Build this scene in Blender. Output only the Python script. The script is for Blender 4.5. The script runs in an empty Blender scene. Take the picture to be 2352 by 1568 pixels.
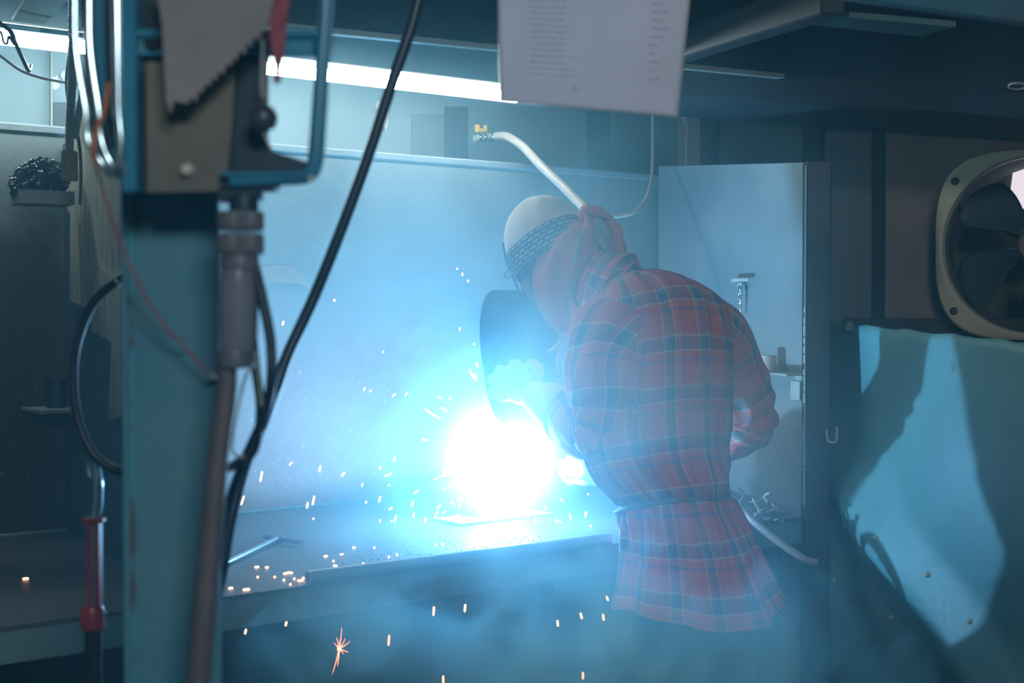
import bpy, math, random
import numpy as np
from mathutils import Vector, Matrix, noise

# ------------------------------------------------------------------ camera, world, light, exposure
SC = bpy.context.scene
COL = SC.collection
F = 3267.0                       # focal length in pixels of a 2352 px wide frame (50 mm on 36 mm)
CAMZ = 1.40
PITCH = math.radians(-1.30)
cam_data = bpy.data.cameras.new('camera')
cam_data.sensor_width = 36.0
cam_data.lens = 36.0 * F / 2352.0
cam = bpy.data.objects.new('camera', cam_data)
COL.objects.link(cam)
cam.location = (0, 0, CAMZ)
cam.rotation_euler = (math.radians(90) + PITCH, 0, 0)
cam_data.clip_start = 0.05
cam_data.dof.use_dof = True
cam_data.dof.focus_distance = 3.75
cam_data.dof.aperture_fstop = 4.0
SC.camera = cam

SC.view_settings.view_transform = 'Standard'
SC.view_settings.look = 'None'
SC.view_settings.gamma = 1.0
SC.view_settings.use_curve_mapping = False
SC.view_settings.exposure = 0.0

world = bpy.data.worlds.new('world')
SC.world = world
world.use_nodes = True
world.node_tree.nodes['Background'].inputs[0].default_value = (0.10, 0.42, 0.85, 1)
world.node_tree.nodes['Background'].inputs[1].default_value = 0.010

ARC_POWER = 105.0
ARC_COLOR = (0.165, 0.53, 1.0)
TUBE_STRENGTH = 50.0
HAZE_DENSITY = 0.048
HAZE_G = 0.55
SMOKE_D = 0.86
FILL_POWER = 68.0

SC.cycles.max_bounces = 4
SC.cycles.diffuse_bounces = 2
SC.cycles.glossy_bounces = 2
SC.cycles.transmission_bounces = 4
SC.cycles.transparent_max_bounces = 12
SC.cycles.volume_bounces = 2
SC.cycles.use_adaptive_sampling = True
SC.cycles.adaptive_threshold = 0.04
SC.cycles.volume_step_rate = 2.5
SC.cycles.volume_max_steps = 64
SC.cycles.caustics_reflective = False
SC.cycles.caustics_refractive = False
SC.cycles.sample_clamp_indirect = 4.0

fwd = Vector((0, math.cos(PITCH), math.sin(PITCH)))
upv = Vector((0, -math.sin(PITCH), math.cos(PITCH)))
def P(px, py, d):
    """a point seen at pixel (px, py) of the photograph at depth d metres"""
    return Vector((0, 0, CAMZ)) + fwd * d + Vector((1, 0, 0)) * ((px - 1176.0) / F * d) + upv * ((784.0 - py) / F * d)

A38 = math.radians(38.0)
U = Vector((math.cos(A38), math.sin(A38), 0))     # along the booth's back
N = Vector((-math.sin(A38), math.cos(A38), 0))    # into the booth's back
Z = Vector((0, 0, 1))
def B(s, t, z):
    return U * s + N * t + Z * z
def Bd(px, t):
    """depth at which the ray of column px meets the booth plane t"""
    k = (px - 1176.0) / F
    return t / (k * N.x + N.y)
def BP(px, py, t):
    return P(px, py, Bd(px, t))
def Bz(px, t, z):
    """point on plane t at column px and height z"""
    d = Bd(px, t)
    return Vector(((px - 1176.0) / F * d, d, z))

def point_light(name, loc, power, color, radius=0.02):
    l = bpy.data.lights.new(name, 'POINT'); l.energy = power; l.color = color; l.shadow_soft_size = radius
    o = bpy.data.objects.new(name, l); COL.objects.link(o); o.location = loc
    return o
def area_light(name, loc, target, power, color, sx, sy):
    l = bpy.data.lights.new(name, 'AREA'); l.energy = power; l.color = color; l.shape = 'RECTANGLE'; l.size = sx; l.size_y = sy
    o = bpy.data.objects.new(name, l); COL.objects.link(o); o.location = loc
    o.rotation_euler = (Vector(target) - Vector(loc)).to_track_quat('-Z', 'Y').to_euler()
    return o
ARC = P(1150, 1055, 3.62)
point_light('arc_light', ARC + Vector((0, 0, 0.0)), ARC_POWER, ARC_COLOR, 0.012)
# unseen area lamp added behind the camera as frontal fill
area_light('front_fill_light', (0.9, -2.4, 2.9), (0.1, 2.5, 1.4), FILL_POWER, (0.78, 0.94, 1.0), 1.2, 0.5)

# ------------------------------------------------------------------ helpers
def nd(nt, typ, **kw):
    n = nt.nodes.new(typ)
    for k, v in kw.items():
        setattr(n, k, v)
    return n
def mat(name, c1, c2=None, scale=6.0, rough=0.6, metal=0.0, bump=0.0, bscale=None, spots=None, spot_scale=30, spot_amt=0.62, stretch=(1, 1, 1), mixlo=0.35, mixhi=0.65, rough2=None):
    m = bpy.data.materials.new(name); m.use_nodes = True
    nt = m.node_tree; L = nt.links
    b = nt.nodes['Principled BSDF']
    b.inputs['Roughness'].default_value = rough
    b.inputs['Metallic'].default_value = metal
    b.inputs['Base Color'].default_value = (*c1, 1)
    if c2 is None and not bump and spots is None:
        return m
    tc = nd(nt, 'ShaderNodeTexCoord'); mp = nd(nt, 'ShaderNodeMapping')
    mp.inputs['Scale'].default_value = stretch
    L.new(tc.outputs['Object'], mp.inputs[0])
    col = None
    if c2 is not None:
        n = nd(nt, 'ShaderNodeTexNoise'); n.inputs['Scale'].default_value = scale; n.inputs['Detail'].default_value = 6; n.inputs['Roughness'].default_value = 0.62
        L.new(mp.outputs[0], n.inputs['Vector'])
        r = nd(nt, 'ShaderNodeValToRGB')
        r.color_ramp.elements[0].position = mixlo; r.color_ramp.elements[1].position = mixhi
        r.color_ramp.elements[0].color = (*c1, 1); r.color_ramp.elements[1].color = (*c2, 1)
        L.new(n.outputs['Fac'], r.inputs[0]); col = r.outputs[0]
        if rough2 is not None:
            mr = nd(nt, 'ShaderNodeMapRange'); mr.inputs[3].default_value = rough; mr.inputs[4].default_value = rough2
            L.new(n.outputs['Fac'], mr.inputs[0]); L.new(mr.outputs[0], b.inputs['Roughness'])
    if spots is not None:
        n2 = nd(nt, 'ShaderNodeTexNoise'); n2.inputs['Scale'].default_value = spot_scale; n2.inputs['Detail'].default_value = 3
        L.new(mp.outputs[0], n2.inputs['Vector'])
        r2 = nd(nt, 'ShaderNodeValToRGB')
        r2.color_ramp.elements[0].position = spot_amt; r2.color_ramp.elements[1].position = spot_amt + 0.05
        r2.color_ramp.elements[0].color = (0, 0, 0, 1); r2.color_ramp.elements[1].color = (1, 1, 1, 1)
        L.new(n2.outputs['Fac'], r2.inputs[0])
        mx = nd(nt, 'ShaderNodeMix', data_type='RGBA')
        L.new(r2.outputs[0], mx.inputs[0])
        if col is not None: L.new(col, mx.inputs[6])
        else: mx.inputs[6].default_value = (*c1, 1)
        mx.inputs[7].default_value = (*spots, 1)
        col = mx.outputs[2]
    if col is not None:
        L.new(col, b.inputs['Base Color'])
    if bump:
        n3 = nd(nt, 'ShaderNodeTexNoise'); n3.inputs['Scale'].default_value = bscale or scale * 6; n3.inputs['Detail'].default_value = 5
        L.new(mp.outputs[0], n3.inputs['Vector'])
        bp = nd(nt, 'ShaderNodeBump'); bp.inputs['Strength'].default_value = bump; bp.inputs['Distance'].default_value = 0.01
        L.new(n3.outputs['Fac'], bp.inputs['Height']); L.new(bp.outputs[0], b.inputs['Normal'])
    return m
def emat(name, color, strength, sampled=False):
    m = bpy.data.materials.new(name); m.use_nodes = True
    nt = m.node_tree; nt.nodes.clear()
    e = nd(nt, 'ShaderNodeEmission'); e.inputs[0].default_value = (*color, 1); e.inputs[1].default_value = strength
    o = nd(nt, 'ShaderNodeOutputMaterial'); nt.links.new(e.outputs[0], o.inputs['Surface'])
    if not sampled: m.cycles.emission_sampling = 'NONE'
    return m

def tag(o, label=None, cat=None, group=None, kind=None):
    if label: o['label'] = label
    if cat: o['category'] = cat
    if group: o['group'] = group
    if kind: o['kind'] = kind
    return o
def thing(name, label, cat, loc, group=None):
    o = bpy.data.objects.new(name, None); COL.objects.link(o)
    o.empty_display_size = 0.05
    o.location = loc
    return tag(o, label, cat, group)

def wloc(o):
    p = Vector((0, 0, 0))
    while o is not None:
        p += Vector(o.location); o = o.parent
    return p

def catmull(pts, n):
    pts = [Vector(p) for p in pts]
    if len(pts) < 3 or n <= 1: 
        if n <= 1: return pts
        return [pts[0].lerp(pts[-1], i / n) for i in range(n + 1)]
    q = [pts[0] * 2 - pts[1]] + pts + [pts[-1] * 2 - pts[-2]]
    out = []
    for i in range(1, len(q) - 2):
        for k in range(n):
            t = k / n
            a, b, c, d = q[i - 1], q[i], q[i + 1], q[i + 2]
            out.append(0.5 * ((2 * b) + (c - a) * t + (2 * a - 5 * b + 4 * c - d) * t * t + (3 * b - a - 3 * c + d) * t ** 3))
    out.append(pts[-1])
    return out

class MB:
    def __init__(s):
        s.v = []; s.f = []; s.uv = {}
    def add(s, vs, fs, uvs=None):
        o = len(s.v)
        s.v += [Vector(v) for v in vs]
        for i, f in enumerate(fs):
            if uvs: s.uv[len(s.f)] = uvs[i]
            s.f.append(tuple(o + k for k in f))
        return s
    def box(s, c, size, ax=(Vector((1, 0, 0)), Vector((0, 1, 0)), Z), bev=0.0):
        c = Vector(c); X, Y, W = [Vector(a) for a in ax]
        hx, hy, hz = size[0] / 2, size[1] / 2, size[2] / 2
        if bev <= 0:
            vs = [c + X * (i * hx) + Y * (j * hy) + W * (k * hz) for i in (-1, 1) for j in (-1, 1) for k in (-1, 1)]
            return s.add(vs, [(0, 1, 3, 2), (4, 6, 7, 5), (0, 4, 5, 1), (2, 3, 7, 6), (0, 2, 6, 4), (1, 5, 7, 3)])
        b = min(bev, hx * .9, hy * .9, hz * .9)
        vs = []; idx = {}
        for i in (-1, 1):
            for j in (-1, 1):
                for k in (-1, 1):
                    for a in range(3):
                        p = [i * hx, j * hy, k * hz]
                        for q in range(3):
                            if q != a: p[q] -= (i, j, k)[q] * b
                        idx[(i, j, k, a)] = len(vs)
                        vs.append(c + X * p[0] + Y * p[1] + W * p[2])
        fs = []
        for a in range(3):
            o1, o2 = [q for q in range(3) if q != a]
            for sg in (-1, 1):
                quad = []
                for (x, y) in ((-1, -1), (1, -1), (1, 1), (-1, 1)):
                    k = [0, 0, 0]; k[a] = sg; k[o1] = x; k[o2] = y
                    quad.append(idx[(*k, a)])
                fs.append(tuple(quad))
        for a in range(3):          # edges parallel to axis a
            o1, o2 = [q for q in range(3) if q != a]
            for x in (-1, 1):
                for y in (-1, 1):
                    k1 = [0, 0, 0]; k1[o1] = x; k1[o2] = y; k1[a] = -1
                    k2 = list(k1); k2[a] = 1
                    fs.append((idx[(*k1, o1)], idx[(*k1, o2)], idx[(*k2, o2)], idx[(*k2, o1)]))
        for i in (-1, 1):
            for j in (-1, 1):
                for k in (-1, 1):
                    fs.append((idx[(i, j, k, 0)], idx[(i, j, k, 1)], idx[(i, j, k, 2)]))
        return s.add(vs, fs)
    def tube(s, pts, r, n=10, sub=1, cap=True, flat=1.0):
        pts = catmull(pts, sub) if sub > 1 else [Vector(p) for p in pts]
        m = len(pts)
        rs = r if isinstance(r, (list, tuple)) else None
        T = [(pts[min(i + 1, m - 1)] - pts[max(i - 1, 0)]).normalized() for i in range(m)]
        ref = Z if abs(T[0].z) < 0.9 else Vector((1, 0, 0))
        a = T[0].cross(ref).normalized()
        vs = []
        for i in range(m):
            a = (a - T[i] * a.dot(T[i])).normalized()
            b = T[i].cross(a)
            if rs:
                x = i / max(m - 1, 1) * (len(rs) - 1); k = min(int(x), len(rs) - 2) if len(rs) > 1 else 0
                rr = rs[k] + (rs[min(k + 1, len(rs) - 1)] - rs[k]) * (x - k)
            else: rr = r
            for j in range(n):
                th = 2 * math.pi * j / n
                vs.append(pts[i] + a * (rr * math.cos(th)) + b * (rr * flat * math.sin(th)))
        fs = [(i * n + j, i * n + (j + 1) % n, (i + 1) * n + (j + 1) % n, (i + 1) * n + j) for i in range(m - 1) for j in range(n)]
        if cap:
            fs += [tuple(range(n - 1, -1, -1)), tuple((m - 1) * n + j for j in range(n))]
        return s.add(vs, fs)
    def lathe(s, c, prof, axis=Z, n=24, cap=True):
        c = Vector(c); axis = Vector(axis).normalized()
        ref = Vector((1, 0, 0)) if abs(axis.x) < 0.8 else Vector((0, 1, 0))
        a = axis.cross(ref).normalized(); b = axis.cross(a)
        vs = [c + axis * h + (a * math.cos(2 * math.pi * j / n) + b * math.sin(2 * math.pi * j / n)) * r for (r, h) in prof for j in range(n)]
        m = len(prof)
        fs = [(i * n + j, i * n + (j + 1) % n, (i + 1) * n + (j + 1) % n, (i + 1) * n + j) for i in range(m - 1) for j in range(n)]
        if cap:
            fs += [tuple(range(n - 1, -1, -1)), tuple((m - 1) * n + j for j in range(n))]
        return s.add(vs, fs)
    def sphere(s, c, r, n=16, sc=(1, 1, 1)):
        m = n // 2 + 1
        prof = [(max(1e-4, math.sin(math.pi * i / (m - 1))) * r, -math.cos(math.pi * i / (m - 1)) * r) for i in range(m)]
        k = len(s.v); s.lathe((0, 0, 0), prof, Z, n, False)
        for i in range(k, len(s.v)):
            v = s.v[i]; s.v[i] = Vector((v.x * sc[0], v.y * sc[1], v.z * sc[2])) + Vector(c)
        return s
    def slab(s, pts, off):
        """polygon of world points given thickness along the vector off"""
        n = len(pts); off = Vector(off)
        vs = [Vector(p) for p in pts] + [Vector(p) + off for p in pts]
        fs = [tuple(range(n - 1, -1, -1)), tuple(range(n, 2 * n))] + [(i, (i + 1) % n, n + (i + 1) % n, n + i) for i in range(n)]
        return s.add(vs, fs)
    def grid(s, fn, nu, nv, closed=False, uvfn=None):
        vs = [fn(i / nu, j / nv) for j in range(nv + 1) for i in range(nu + (0 if closed else 1))]
        w = nu if closed else nu + 1
        fs = []; uvs = []
        for j in range(nv):
            for i in range(nu):
                i2 = (i + 1) % w
                fs.append((j * w + i, j * w + i2, (j + 1) * w + i2, (j + 1) * w + i))
                if uvfn:
                    uvs.append([uvfn(i / nu, j / nv), uvfn((i + 1) / nu, j / nv), uvfn((i + 1) / nu, (j + 1) / nv), uvfn(i / nu, (j + 1) / nv)])
        return s.add(vs, fs, uvs if uvfn else None)
    def build(s, name, m, parent=None, smooth=False, thick=0.0, subd=0, loc=None, sharp=True):
        vs = s.v
        if parent is not None: org = wloc(parent)
        elif loc is not None: org = Vector(loc)
        else:
            xs = [v.x for v in vs]; ys = [v.y for v in vs]; zs = [v.z for v in vs]
            org = Vector(((min(xs) + max(xs)) / 2, (min(ys) + max(ys)) / 2, min(zs)))
        me = bpy.data.meshes.new(name)
        me.from_pydata([tuple(v - org) for v in vs], [], s.f)
        if s.uv:
            ul = me.uv_layers.new(name='UVMap')
            for pi, p in enumerate(me.polygons):
                if pi in s.uv:
                    for k, li in enumerate(p.loop_indices): ul.data[li].uv = s.uv[pi][k]
        me.validate()
        if m is not None: me.materials.append(m)
        if smooth:
            for p in me.polygons: p.use_smooth = True
            if sharp:
                me.set_sharp_from_angle(angle=math.radians(42))
        o = bpy.data.objects.new(name, me); COL.objects.link(o)
        if parent is not None: o.parent = parent
        else: o.location = org
        if thick:
            md = o.modifiers.new('solid', 'SOLIDIFY'); md.thickness = thick; md.offset = 0
        if subd:
            md = o.modifiers.new('sub', 'SUBSURF'); md.levels = subd; md.render_levels = subd
        return o
def struct(name, mb, m, **kw):
    return tag(mb.build(name, m, **kw), kind='structure')
AX = (U, N, Z)

# ------------------------------------------------------------------ materials
M = {}
M['floor'] = mat('concrete_floor', (0.09, 0.10, 0.11), (0.05, 0.055, 0.06), 3, 0.85, bump=0.3)
M['teal_wall'] = mat('teal_painted_wall', (0.38, 0.50, 0.55), (0.31, 0.42, 0.47), 1.6, 0.7, bump=0.08, bscale=20)
M['panel'] = mat('grey_green_steel_panel', (0.27, 0.33, 0.34), (0.18, 0.21, 0.23), 2.2, 0.5, bump=0.15, bscale=60, spots=(0.46, 0.42, 0.36), spot_scale=70, spot_amt=0.70)
M['panel_low'] = mat('spattered_steel_panel', (0.26, 0.27, 0.29), (0.17, 0.155, 0.15), 2.5, 0.48, bump=0.25, bscale=90, spots=(0.5, 0.48, 0.42), spot_scale=110, spot_amt=0.68)
M['dark_steel'] = mat('dark_steel', (0.035, 0.045, 0.055), (0.02, 0.025, 0.03), 8, 0.5, 0.3, bump=0.1)
M['roof'] = mat('dark_roof_sheet', (0.07, 0.10, 0.12), (0.04, 0.055, 0.07), 2, 0.65)
M['black'] = mat('sooty_black', (0.012, 0.016, 0.022), (0.02, 0.02, 0.03), 2, 0.8)
M['strip'] = mat('bare_angle_iron', (0.55, 0.60, 0.52), (0.42, 0.48, 0.42), 5, 0.5)
M['table'] = mat('scaled_steel_table', (0.065, 0.08, 0.10), (0.11, 0.12, 0.13), 5, 0.42, 0.3, bump=0.3, bscale=150, rough2=0.6)
M['table_edge'] = mat('green_painted_steel', (0.16, 0.30, 0.32), (0.11, 0.19, 0.21), 5, 0.55, bump=0.15)
M['turquoise'] = mat('turquoise_steel_sheet', (0.17, 0.39, 0.39), (0.11, 0.28, 0.29), 2.0, 0.5, bump=0.12, bscale=40, spots=(0.12, 0.10, 0.09), spot_scale=9, spot_amt=0.69)
M['brown_wall'] = mat('brown_grey_sheet', (0.30, 0.23, 0.20), (0.20, 0.165, 0.155), 2.0, 0.7, bump=0.1)
M['grey_board'] = mat('grey_green_board', (0.20, 0.25, 0.25), (0.14, 0.17, 0.19), 1.8, 0.75)

# ------------------------------------------------------------------ the setting
TF, TB = 2.43, 3.40               # front edge and back of the table, along N
TZ = 0.86                         # table height
struct('floor', MB().box((0, 3.2, -0.05), (9, 9, 0.1)), M['floor'])
struct('wall_back', MB().box(B(2.2, 3.83, 1.15), (7.4, 0.08, 2.3), AX), M['teal_wall'])
struct('wall_left', MB().box(Vector((-2.75, 2.0, 1.3)), (0.1, 6.6, 2.6)), M['teal_wall'])
# dark roof sheet over the booth
struct('ceiling', MB().box(B(2.0, 2.2, 2.36), (7.4, 3.4, 0.05), AX), M['roof'])
# angle iron strip under the roof sheet, tube light put into its pale tone
fa, fb = BP(340, 31, 2.60), BP(2004, 196, 2.60)
FX = (fb - fa).normalized(); FZ = N.cross(FX).normalized() * -1
if FZ.z < 0: FZ = -FZ
struct('trim_1', MB().box((fa + fb) / 2, ((fb - fa).length, 0.022, 0.013), (FX, N, FZ), 0.001), mat('lit_tone_rail', (0.90, 0.92, 0.80), (0.78, 0.80, 0.70), 6, 0.5))
struct('wall_fascia', MB().slab([fa + Z * 0.004, fb + Z * 0.004, Vector((fb.x, fb.y, 2.335)), Vector((fa.x, fa.y, 2.335))], N * 0.01), M['roof'])
# side wall of the shop beyond the booth, boards between dark posts
WR0 = Vector((0.52, 4.95, 0)); WD = Vector((0.89, -0.454, 0)).normalized(); WN = Vector((-WD.y, WD.x, 0))
if WN.y > 0: WN = -WN            # faces the room
def WR(px, z, off=0.0):
    """point of the side wall at column px, height z, off metres in front of it"""
    k = (px - 1176.0) / F
    o = WR0 + WN * off
    t = (k * o.y - o.x) / (WD.x - k * WD.y)
    p = o + WD * t
    return Vector((p.x, p.y, z))
def wallbox(px0, px1, z0, z1, off, th):
    a, b = WR(px0, 0, off), WR(px1, 0, off)
    c = (a + b) / 2; c.z = (z0 + z1) / 2
    return MB().box(c, ((b - a).length, th, z1 - z0), (WD, WN, Z), 0.003)
wr = struct('wall_right', wallbox(1560, 2152, 0, 2.35, -0.06, 0.06), M['brown_wall'])
struct('wall_panel', wallbox(1652, 1846, 1.60, 2.04, -0.01, 0.03), M['grey_board'])
struct('wall_panel', wallbox(1888, 2004, 0.9, 1.99, -0.01, 0.03), M['grey_board'])
struct('wall_panel', wallbox(2048, 2178, 0.9, 2.02, -0.01, 0.03), M['brown_wall'])
struct('trim_2', wallbox(2008, 2046, 0, 2.3, 0.0, 0.05), M['black'])
struct('trim_3', wallbox(1848, 1886, 0, 2.3, 0.0, 0.05), M['black'])
struct('trim_4', wallbox(1612, 1650, 0, 2.3, 0.0, 0.05), M['black'])
struct('trim_5', wallbox(2181, 2189, 1.0, 2.3, 0.0, 0.03), M['black'])
# ledge under the fan
struct('trim_6', wallbox(1940, 2700, 1.30, 1.372, 0.03, 0.06), mat('rusty_ledge', (0.07, 0.045, 0.05), (0.04, 0.035, 0.045), 6, 0.7, bump=0.3))
# wall above and under the fan's round opening

# black hood over the right of the bay
h0 = P(1560, 268, 4.55); h1 = P(2560, 332, 4.05)
hd = (h1 - h0); hd.z = 0; hl = hd.length; hd.normalize(); hn = Vector((-hd.y, hd.x, 0))
hb = MB().slab([h0, h1, Vector((h1.x, h1.y, 2.34)), Vector((h0.x, h0.y, 2.34))], hn * -0.55)
struct('trim_7', hb, M['black'])

# ------------------------------------------------------------------ booth panels, table
bp0 = Bz(-140, TB, 0); bp1 = Bz(1514, TB, 0)
L_ = (bp1 - bp0).length
bk = thing('booth_back_panel', 'long grey steel back panel of the welding booth standing behind the table', 'panel', ((bp0 + bp1) / 2 + N * 0.01), None)
c = (bp0 + bp1) / 2
# spattered look: grey green above, brown spatter towards the table
DARK_X = Bz(150, TB, 0).x - bk.location.x
def panel_mat():
    m = mat('booth_panel_paint', (0.24, 0.28, 0.27), (0.17, 0.20, 0.20), 2.2, 0.42, bump=0.12, bscale=60, rough2=0.6)
    nt = m.node_tree; L = nt.links; b = nt.nodes['Principled BSDF']
    src = b.inputs['Base Color'].links[0].from_socket
    tc = nd(nt, 'ShaderNodeTexCoord'); sp = nd(nt, 'ShaderNodeSeparateXYZ'); L.new(tc.outputs['Object'], sp.inputs[0])
    n = nd(nt, 'ShaderNodeTexNoise'); n.inputs['Scale'].default_value = 5; n.inputs['Detail'].default_value = 8
    L.new(tc.outputs['Object'], n.inputs['Vector'])
    ma = nd(nt, 'ShaderNodeMath', operation='MULTIPLY_ADD'); L.new(n.outputs['Fac'], ma.inputs[0]); ma.inputs[1].default_value = 0.45; L.new(sp.outputs['Z'], ma.inputs[2])
    r = nd(nt, 'ShaderNodeMapRange'); r.inputs[1].default_value = 1.45; r.inputs[2].default_value = 1.68; r.inputs[3].default_value = 1; r.inputs[4].default_value = 0
    L.new(ma.outputs[0], r.inputs[0])
    mx = nd(nt, 'ShaderNodeMix', data_type='RGBA'); L.new(r.outputs[0], mx.inputs[0]); L.new(src, mx.inputs[6]); mx.inputs[7].default_value = (0.25, 0.145, 0.125, 1)
    v = nd(nt, 'ShaderNodeTexNoise'); v.inputs['Scale'].default_value = 120; v.inputs['Detail'].default_value = 2
    L.new(tc.outputs['Object'], v.inputs['Vector'])
    r2 = nd(nt, 'ShaderNodeMapRange'); r2.inputs[1].default_value = 0.68; r2.inputs[2].default_value = 0.72; L.new(v.outputs['Fac'], r2.inputs[0])
    mu = nd(nt, 'ShaderNodeMath', operation='MULTIPLY'); L.new(r2.outputs[0], mu.inputs[0]); L.new(r.outputs[0], mu.inputs[1])
    m2 = nd(nt, 'ShaderNodeMix', data_type='RGBA'); L.new(mu.outputs[0], m2.inputs[0]); L.new(mx.outputs[2], m2.inputs[6]); m2.inputs[7].default_value = (0.55, 0.52, 0.45, 1)
    # dark tone towards the bottom of the part that stands in the left bay
    so = nd(nt, 'ShaderNodeMapRange'); so.inputs[1].default_value = DARK_X + 0.03; so.inputs[2].default_value = DARK_X; L.new(sp.outputs['X'], so.inputs[0])
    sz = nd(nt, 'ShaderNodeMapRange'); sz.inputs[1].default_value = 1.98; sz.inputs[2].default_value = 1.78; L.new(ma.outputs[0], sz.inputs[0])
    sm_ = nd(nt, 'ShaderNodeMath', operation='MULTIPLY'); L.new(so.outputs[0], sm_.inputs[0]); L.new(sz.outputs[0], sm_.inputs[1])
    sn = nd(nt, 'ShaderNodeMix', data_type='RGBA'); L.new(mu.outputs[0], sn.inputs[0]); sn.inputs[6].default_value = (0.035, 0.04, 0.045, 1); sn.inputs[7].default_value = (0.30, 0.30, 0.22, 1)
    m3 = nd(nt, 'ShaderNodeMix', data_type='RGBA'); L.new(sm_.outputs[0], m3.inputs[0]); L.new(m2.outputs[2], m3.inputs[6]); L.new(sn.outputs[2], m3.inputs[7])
    L.new(m3.outputs[2], b.inputs['Base Color'])
    return m
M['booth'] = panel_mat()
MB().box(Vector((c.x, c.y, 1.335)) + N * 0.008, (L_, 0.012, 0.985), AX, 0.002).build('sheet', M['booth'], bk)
MB().box(Vector((c.x, c.y, 1.832)) + N * 0.008, (L_, 0.022, 0.022), AX, 0.004).build('top_rail', M['panel'], bk)
MB().box(Vector((c.x, c.y, 0.44)) + N * 0.03, (L_, 0.012, 0.80), AX, 0.002).build('skirt', M['dark_steel'], bk)

sp0 = Bz(1512, TB - 0.01, 0); sp1 = Bz(1858, TF + 0.02, 0)
SD = (sp1 - sp0).normalized(); SN = Vector((SD.y, -SD.x, 0))
if SN.x > 0: SN = -SN
sd = thing('booth_side_panel', 'grey green steel side panel of the booth behind the welder, ending in a dark post', 'panel', sp1)
MB().slab([sp0 + Z * 0.87, sp1 + Z * 0.87, sp1 + Z * 1.782, sp0 + Z * 1.868], -SN * 0.006).build('sheet', mat('side_panel_paint', (0.30, 0.37, 0.37), (0.20, 0.27, 0.29), 2.4, 0.5, bump=0.15, bscale=60, spots=(0.40, 0.38, 0.33), spot_scale=60, spot_amt=0.70), sd)
pc = Bz(1875, TF, 0)
MB().box(pc + Z * 0.892, (0.066, 0.05, 1.784), (Vector((1, 0, 0)), Vector((0, 1, 0)), Z), 0.004).build('post', M['dark_steel'], sd)
# ragged weld beads down the post's edge
rnd = random.Random(4)
wb = MB()
for k in range(60):
    z = 0.90 + k * 0.0085 + rnd.uniform(-.003, .003)
    if rnd.random() < 0.75: wb.box(pc + Vector((-0.0345, -0.020, z)), (0.002 + rnd.random() * .004, 0.010, 0.004 + rnd.random() * 0.009), bev=0.001)
tag(wb.build('weld_bead', M['strip'], sd), kind='stuff')
MB().box(pc + Vector((-0.034, -0.024, 1.33)), (0.0025, 0.004, 0.88)).build('bright_edge', mat('pale_edge_strip', (0.45, 0.62, 0.62), rough=0.35), sd)  # thin pale strip down the post's left edge
# plates welded near the post
MB().box(Vector(sp1) + SN * 0.01 - SD * 0.05 + Z * 1.185, (0.05, 0.006, 0.05), (SD, SN, Z), 0.001).build('welded_plate', M['strip'], sd)
# hooks on both sides of the post
def hook(px, py, s, d, nm):
    c = P(px, py, d)
    pts = [c + Vector((-0.012 * s, 0, 0.022)), c + Vector((-0.012 * s, 0, -0.008)), c + Vector((-0.005 * s, 0, -0.017)), c + Vector((0.006 * s, 0, -0.016)), c + Vector((0.012 * s, 0, -0.006)), c + Vector((0.013 * s, 0, 0.015))]
    MB().tube(pts, 0.0035, 8, 4).build(nm, M['strip'], sd, smooth=True)
hook(1835, 1000, 1, 3.66, 'hook'); hook(1911, 1000, -1, 3.66, 'hook')

# welding table
t0 = Bz(-420, TF, 0); t1 = Bz(1844, TF, 0)
tl = (t1 - t0).length; tc_ = (t0 + t1) / 2 + N * ((TB - TF) / 2)
tb = thing('welding_table', 'long dark steel welding table top strewn with slag under the arc', 'table', Vector((tc_.x, tc_.y, 0)))
MB().box(Vector((tc_.x, tc_.y, TZ - 0.005)), (tl, TB - TF, 0.01), AX, 0.001).build('table_top', M['table'], tb)
MB().box(Vector((tc_.x, tc_.y, TZ - 0.034)) - N * ((TB - TF) / 2 - 0.004), (tl, 0.008, 0.062), AX, 0.001).build('front_edge', M['table_edge'], tb)
for s_ in (0.03, 0.5, 0.97):
    for t_ in (0.05, TB - TF - 0.05):
        q = t0.lerp(t1, s_) + N * t_
        MB().box(Vector((q.x, q.y, TZ / 2 - 0.006)), (0.05, 0.05, TZ - 0.012), AX, 0.003).build('leg', M['dark_steel'], tb)
# narrow strip of flat bar where the table meets the back panel
MB().box((Bz(-140, TB, TZ + 0.004) + Bz(1500, TB, TZ + 0.004)) / 2 - N * 0.012, (L_ - 0.05, 0.012, 0.008), AX, 0.002).build('back_rail', M['table_edge'], tb)

# dividing partition to the left booth
d0 = Bz(148, TB, 0); DD = Vector((0.5, -0.866, 0)).normalized(); DL = Vector((-0.866, -0.5, 0))
dv = thing('partition', 'dark steel partition standing on the table at the back of the left column', 'partition', d0 + Z * TZ)
q1 = d0 + DD * 0.92
MB().slab([d0 + Z * (TZ + .002), q1 + Z * (TZ + .002), q1 + Z * 1.80, d0 + Z * 1.80], -DL * 0.012).build('sheet', mat('dark_partition', (0.05, 0.06, 0.075), (0.03, 0.035, 0.05), 5, 0.7), dv)
# weathered board fixed on it
pr = [(0.10, 1.835), (0.85, 1.835), (0.86, 1.22), (0.62, 1.02), (0.58, 1.18), (0.47, 1.16), (0.50, 1.33), (0.33, 1.35), (0.31, 1.40), (0.12, 1.42), (0.13, 1.62), (0.06, 1.66)]
wbm = mat('weathered_board', (0.42, 0.41, 0.30), (0.28, 0.25, 0.20), 9, 0.8, bump=0.6, bscale=30, stretch=(6, 6, 0.7), spots=(0.12, 0.12, 0.12), spot_scale=14, spot_amt=0.62)
MB().slab([d0 + DL * 0.004 + DD * a + Z * z for a, z in pr], DL * 0.01).build('weathered_board', wbm, dv)

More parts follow.
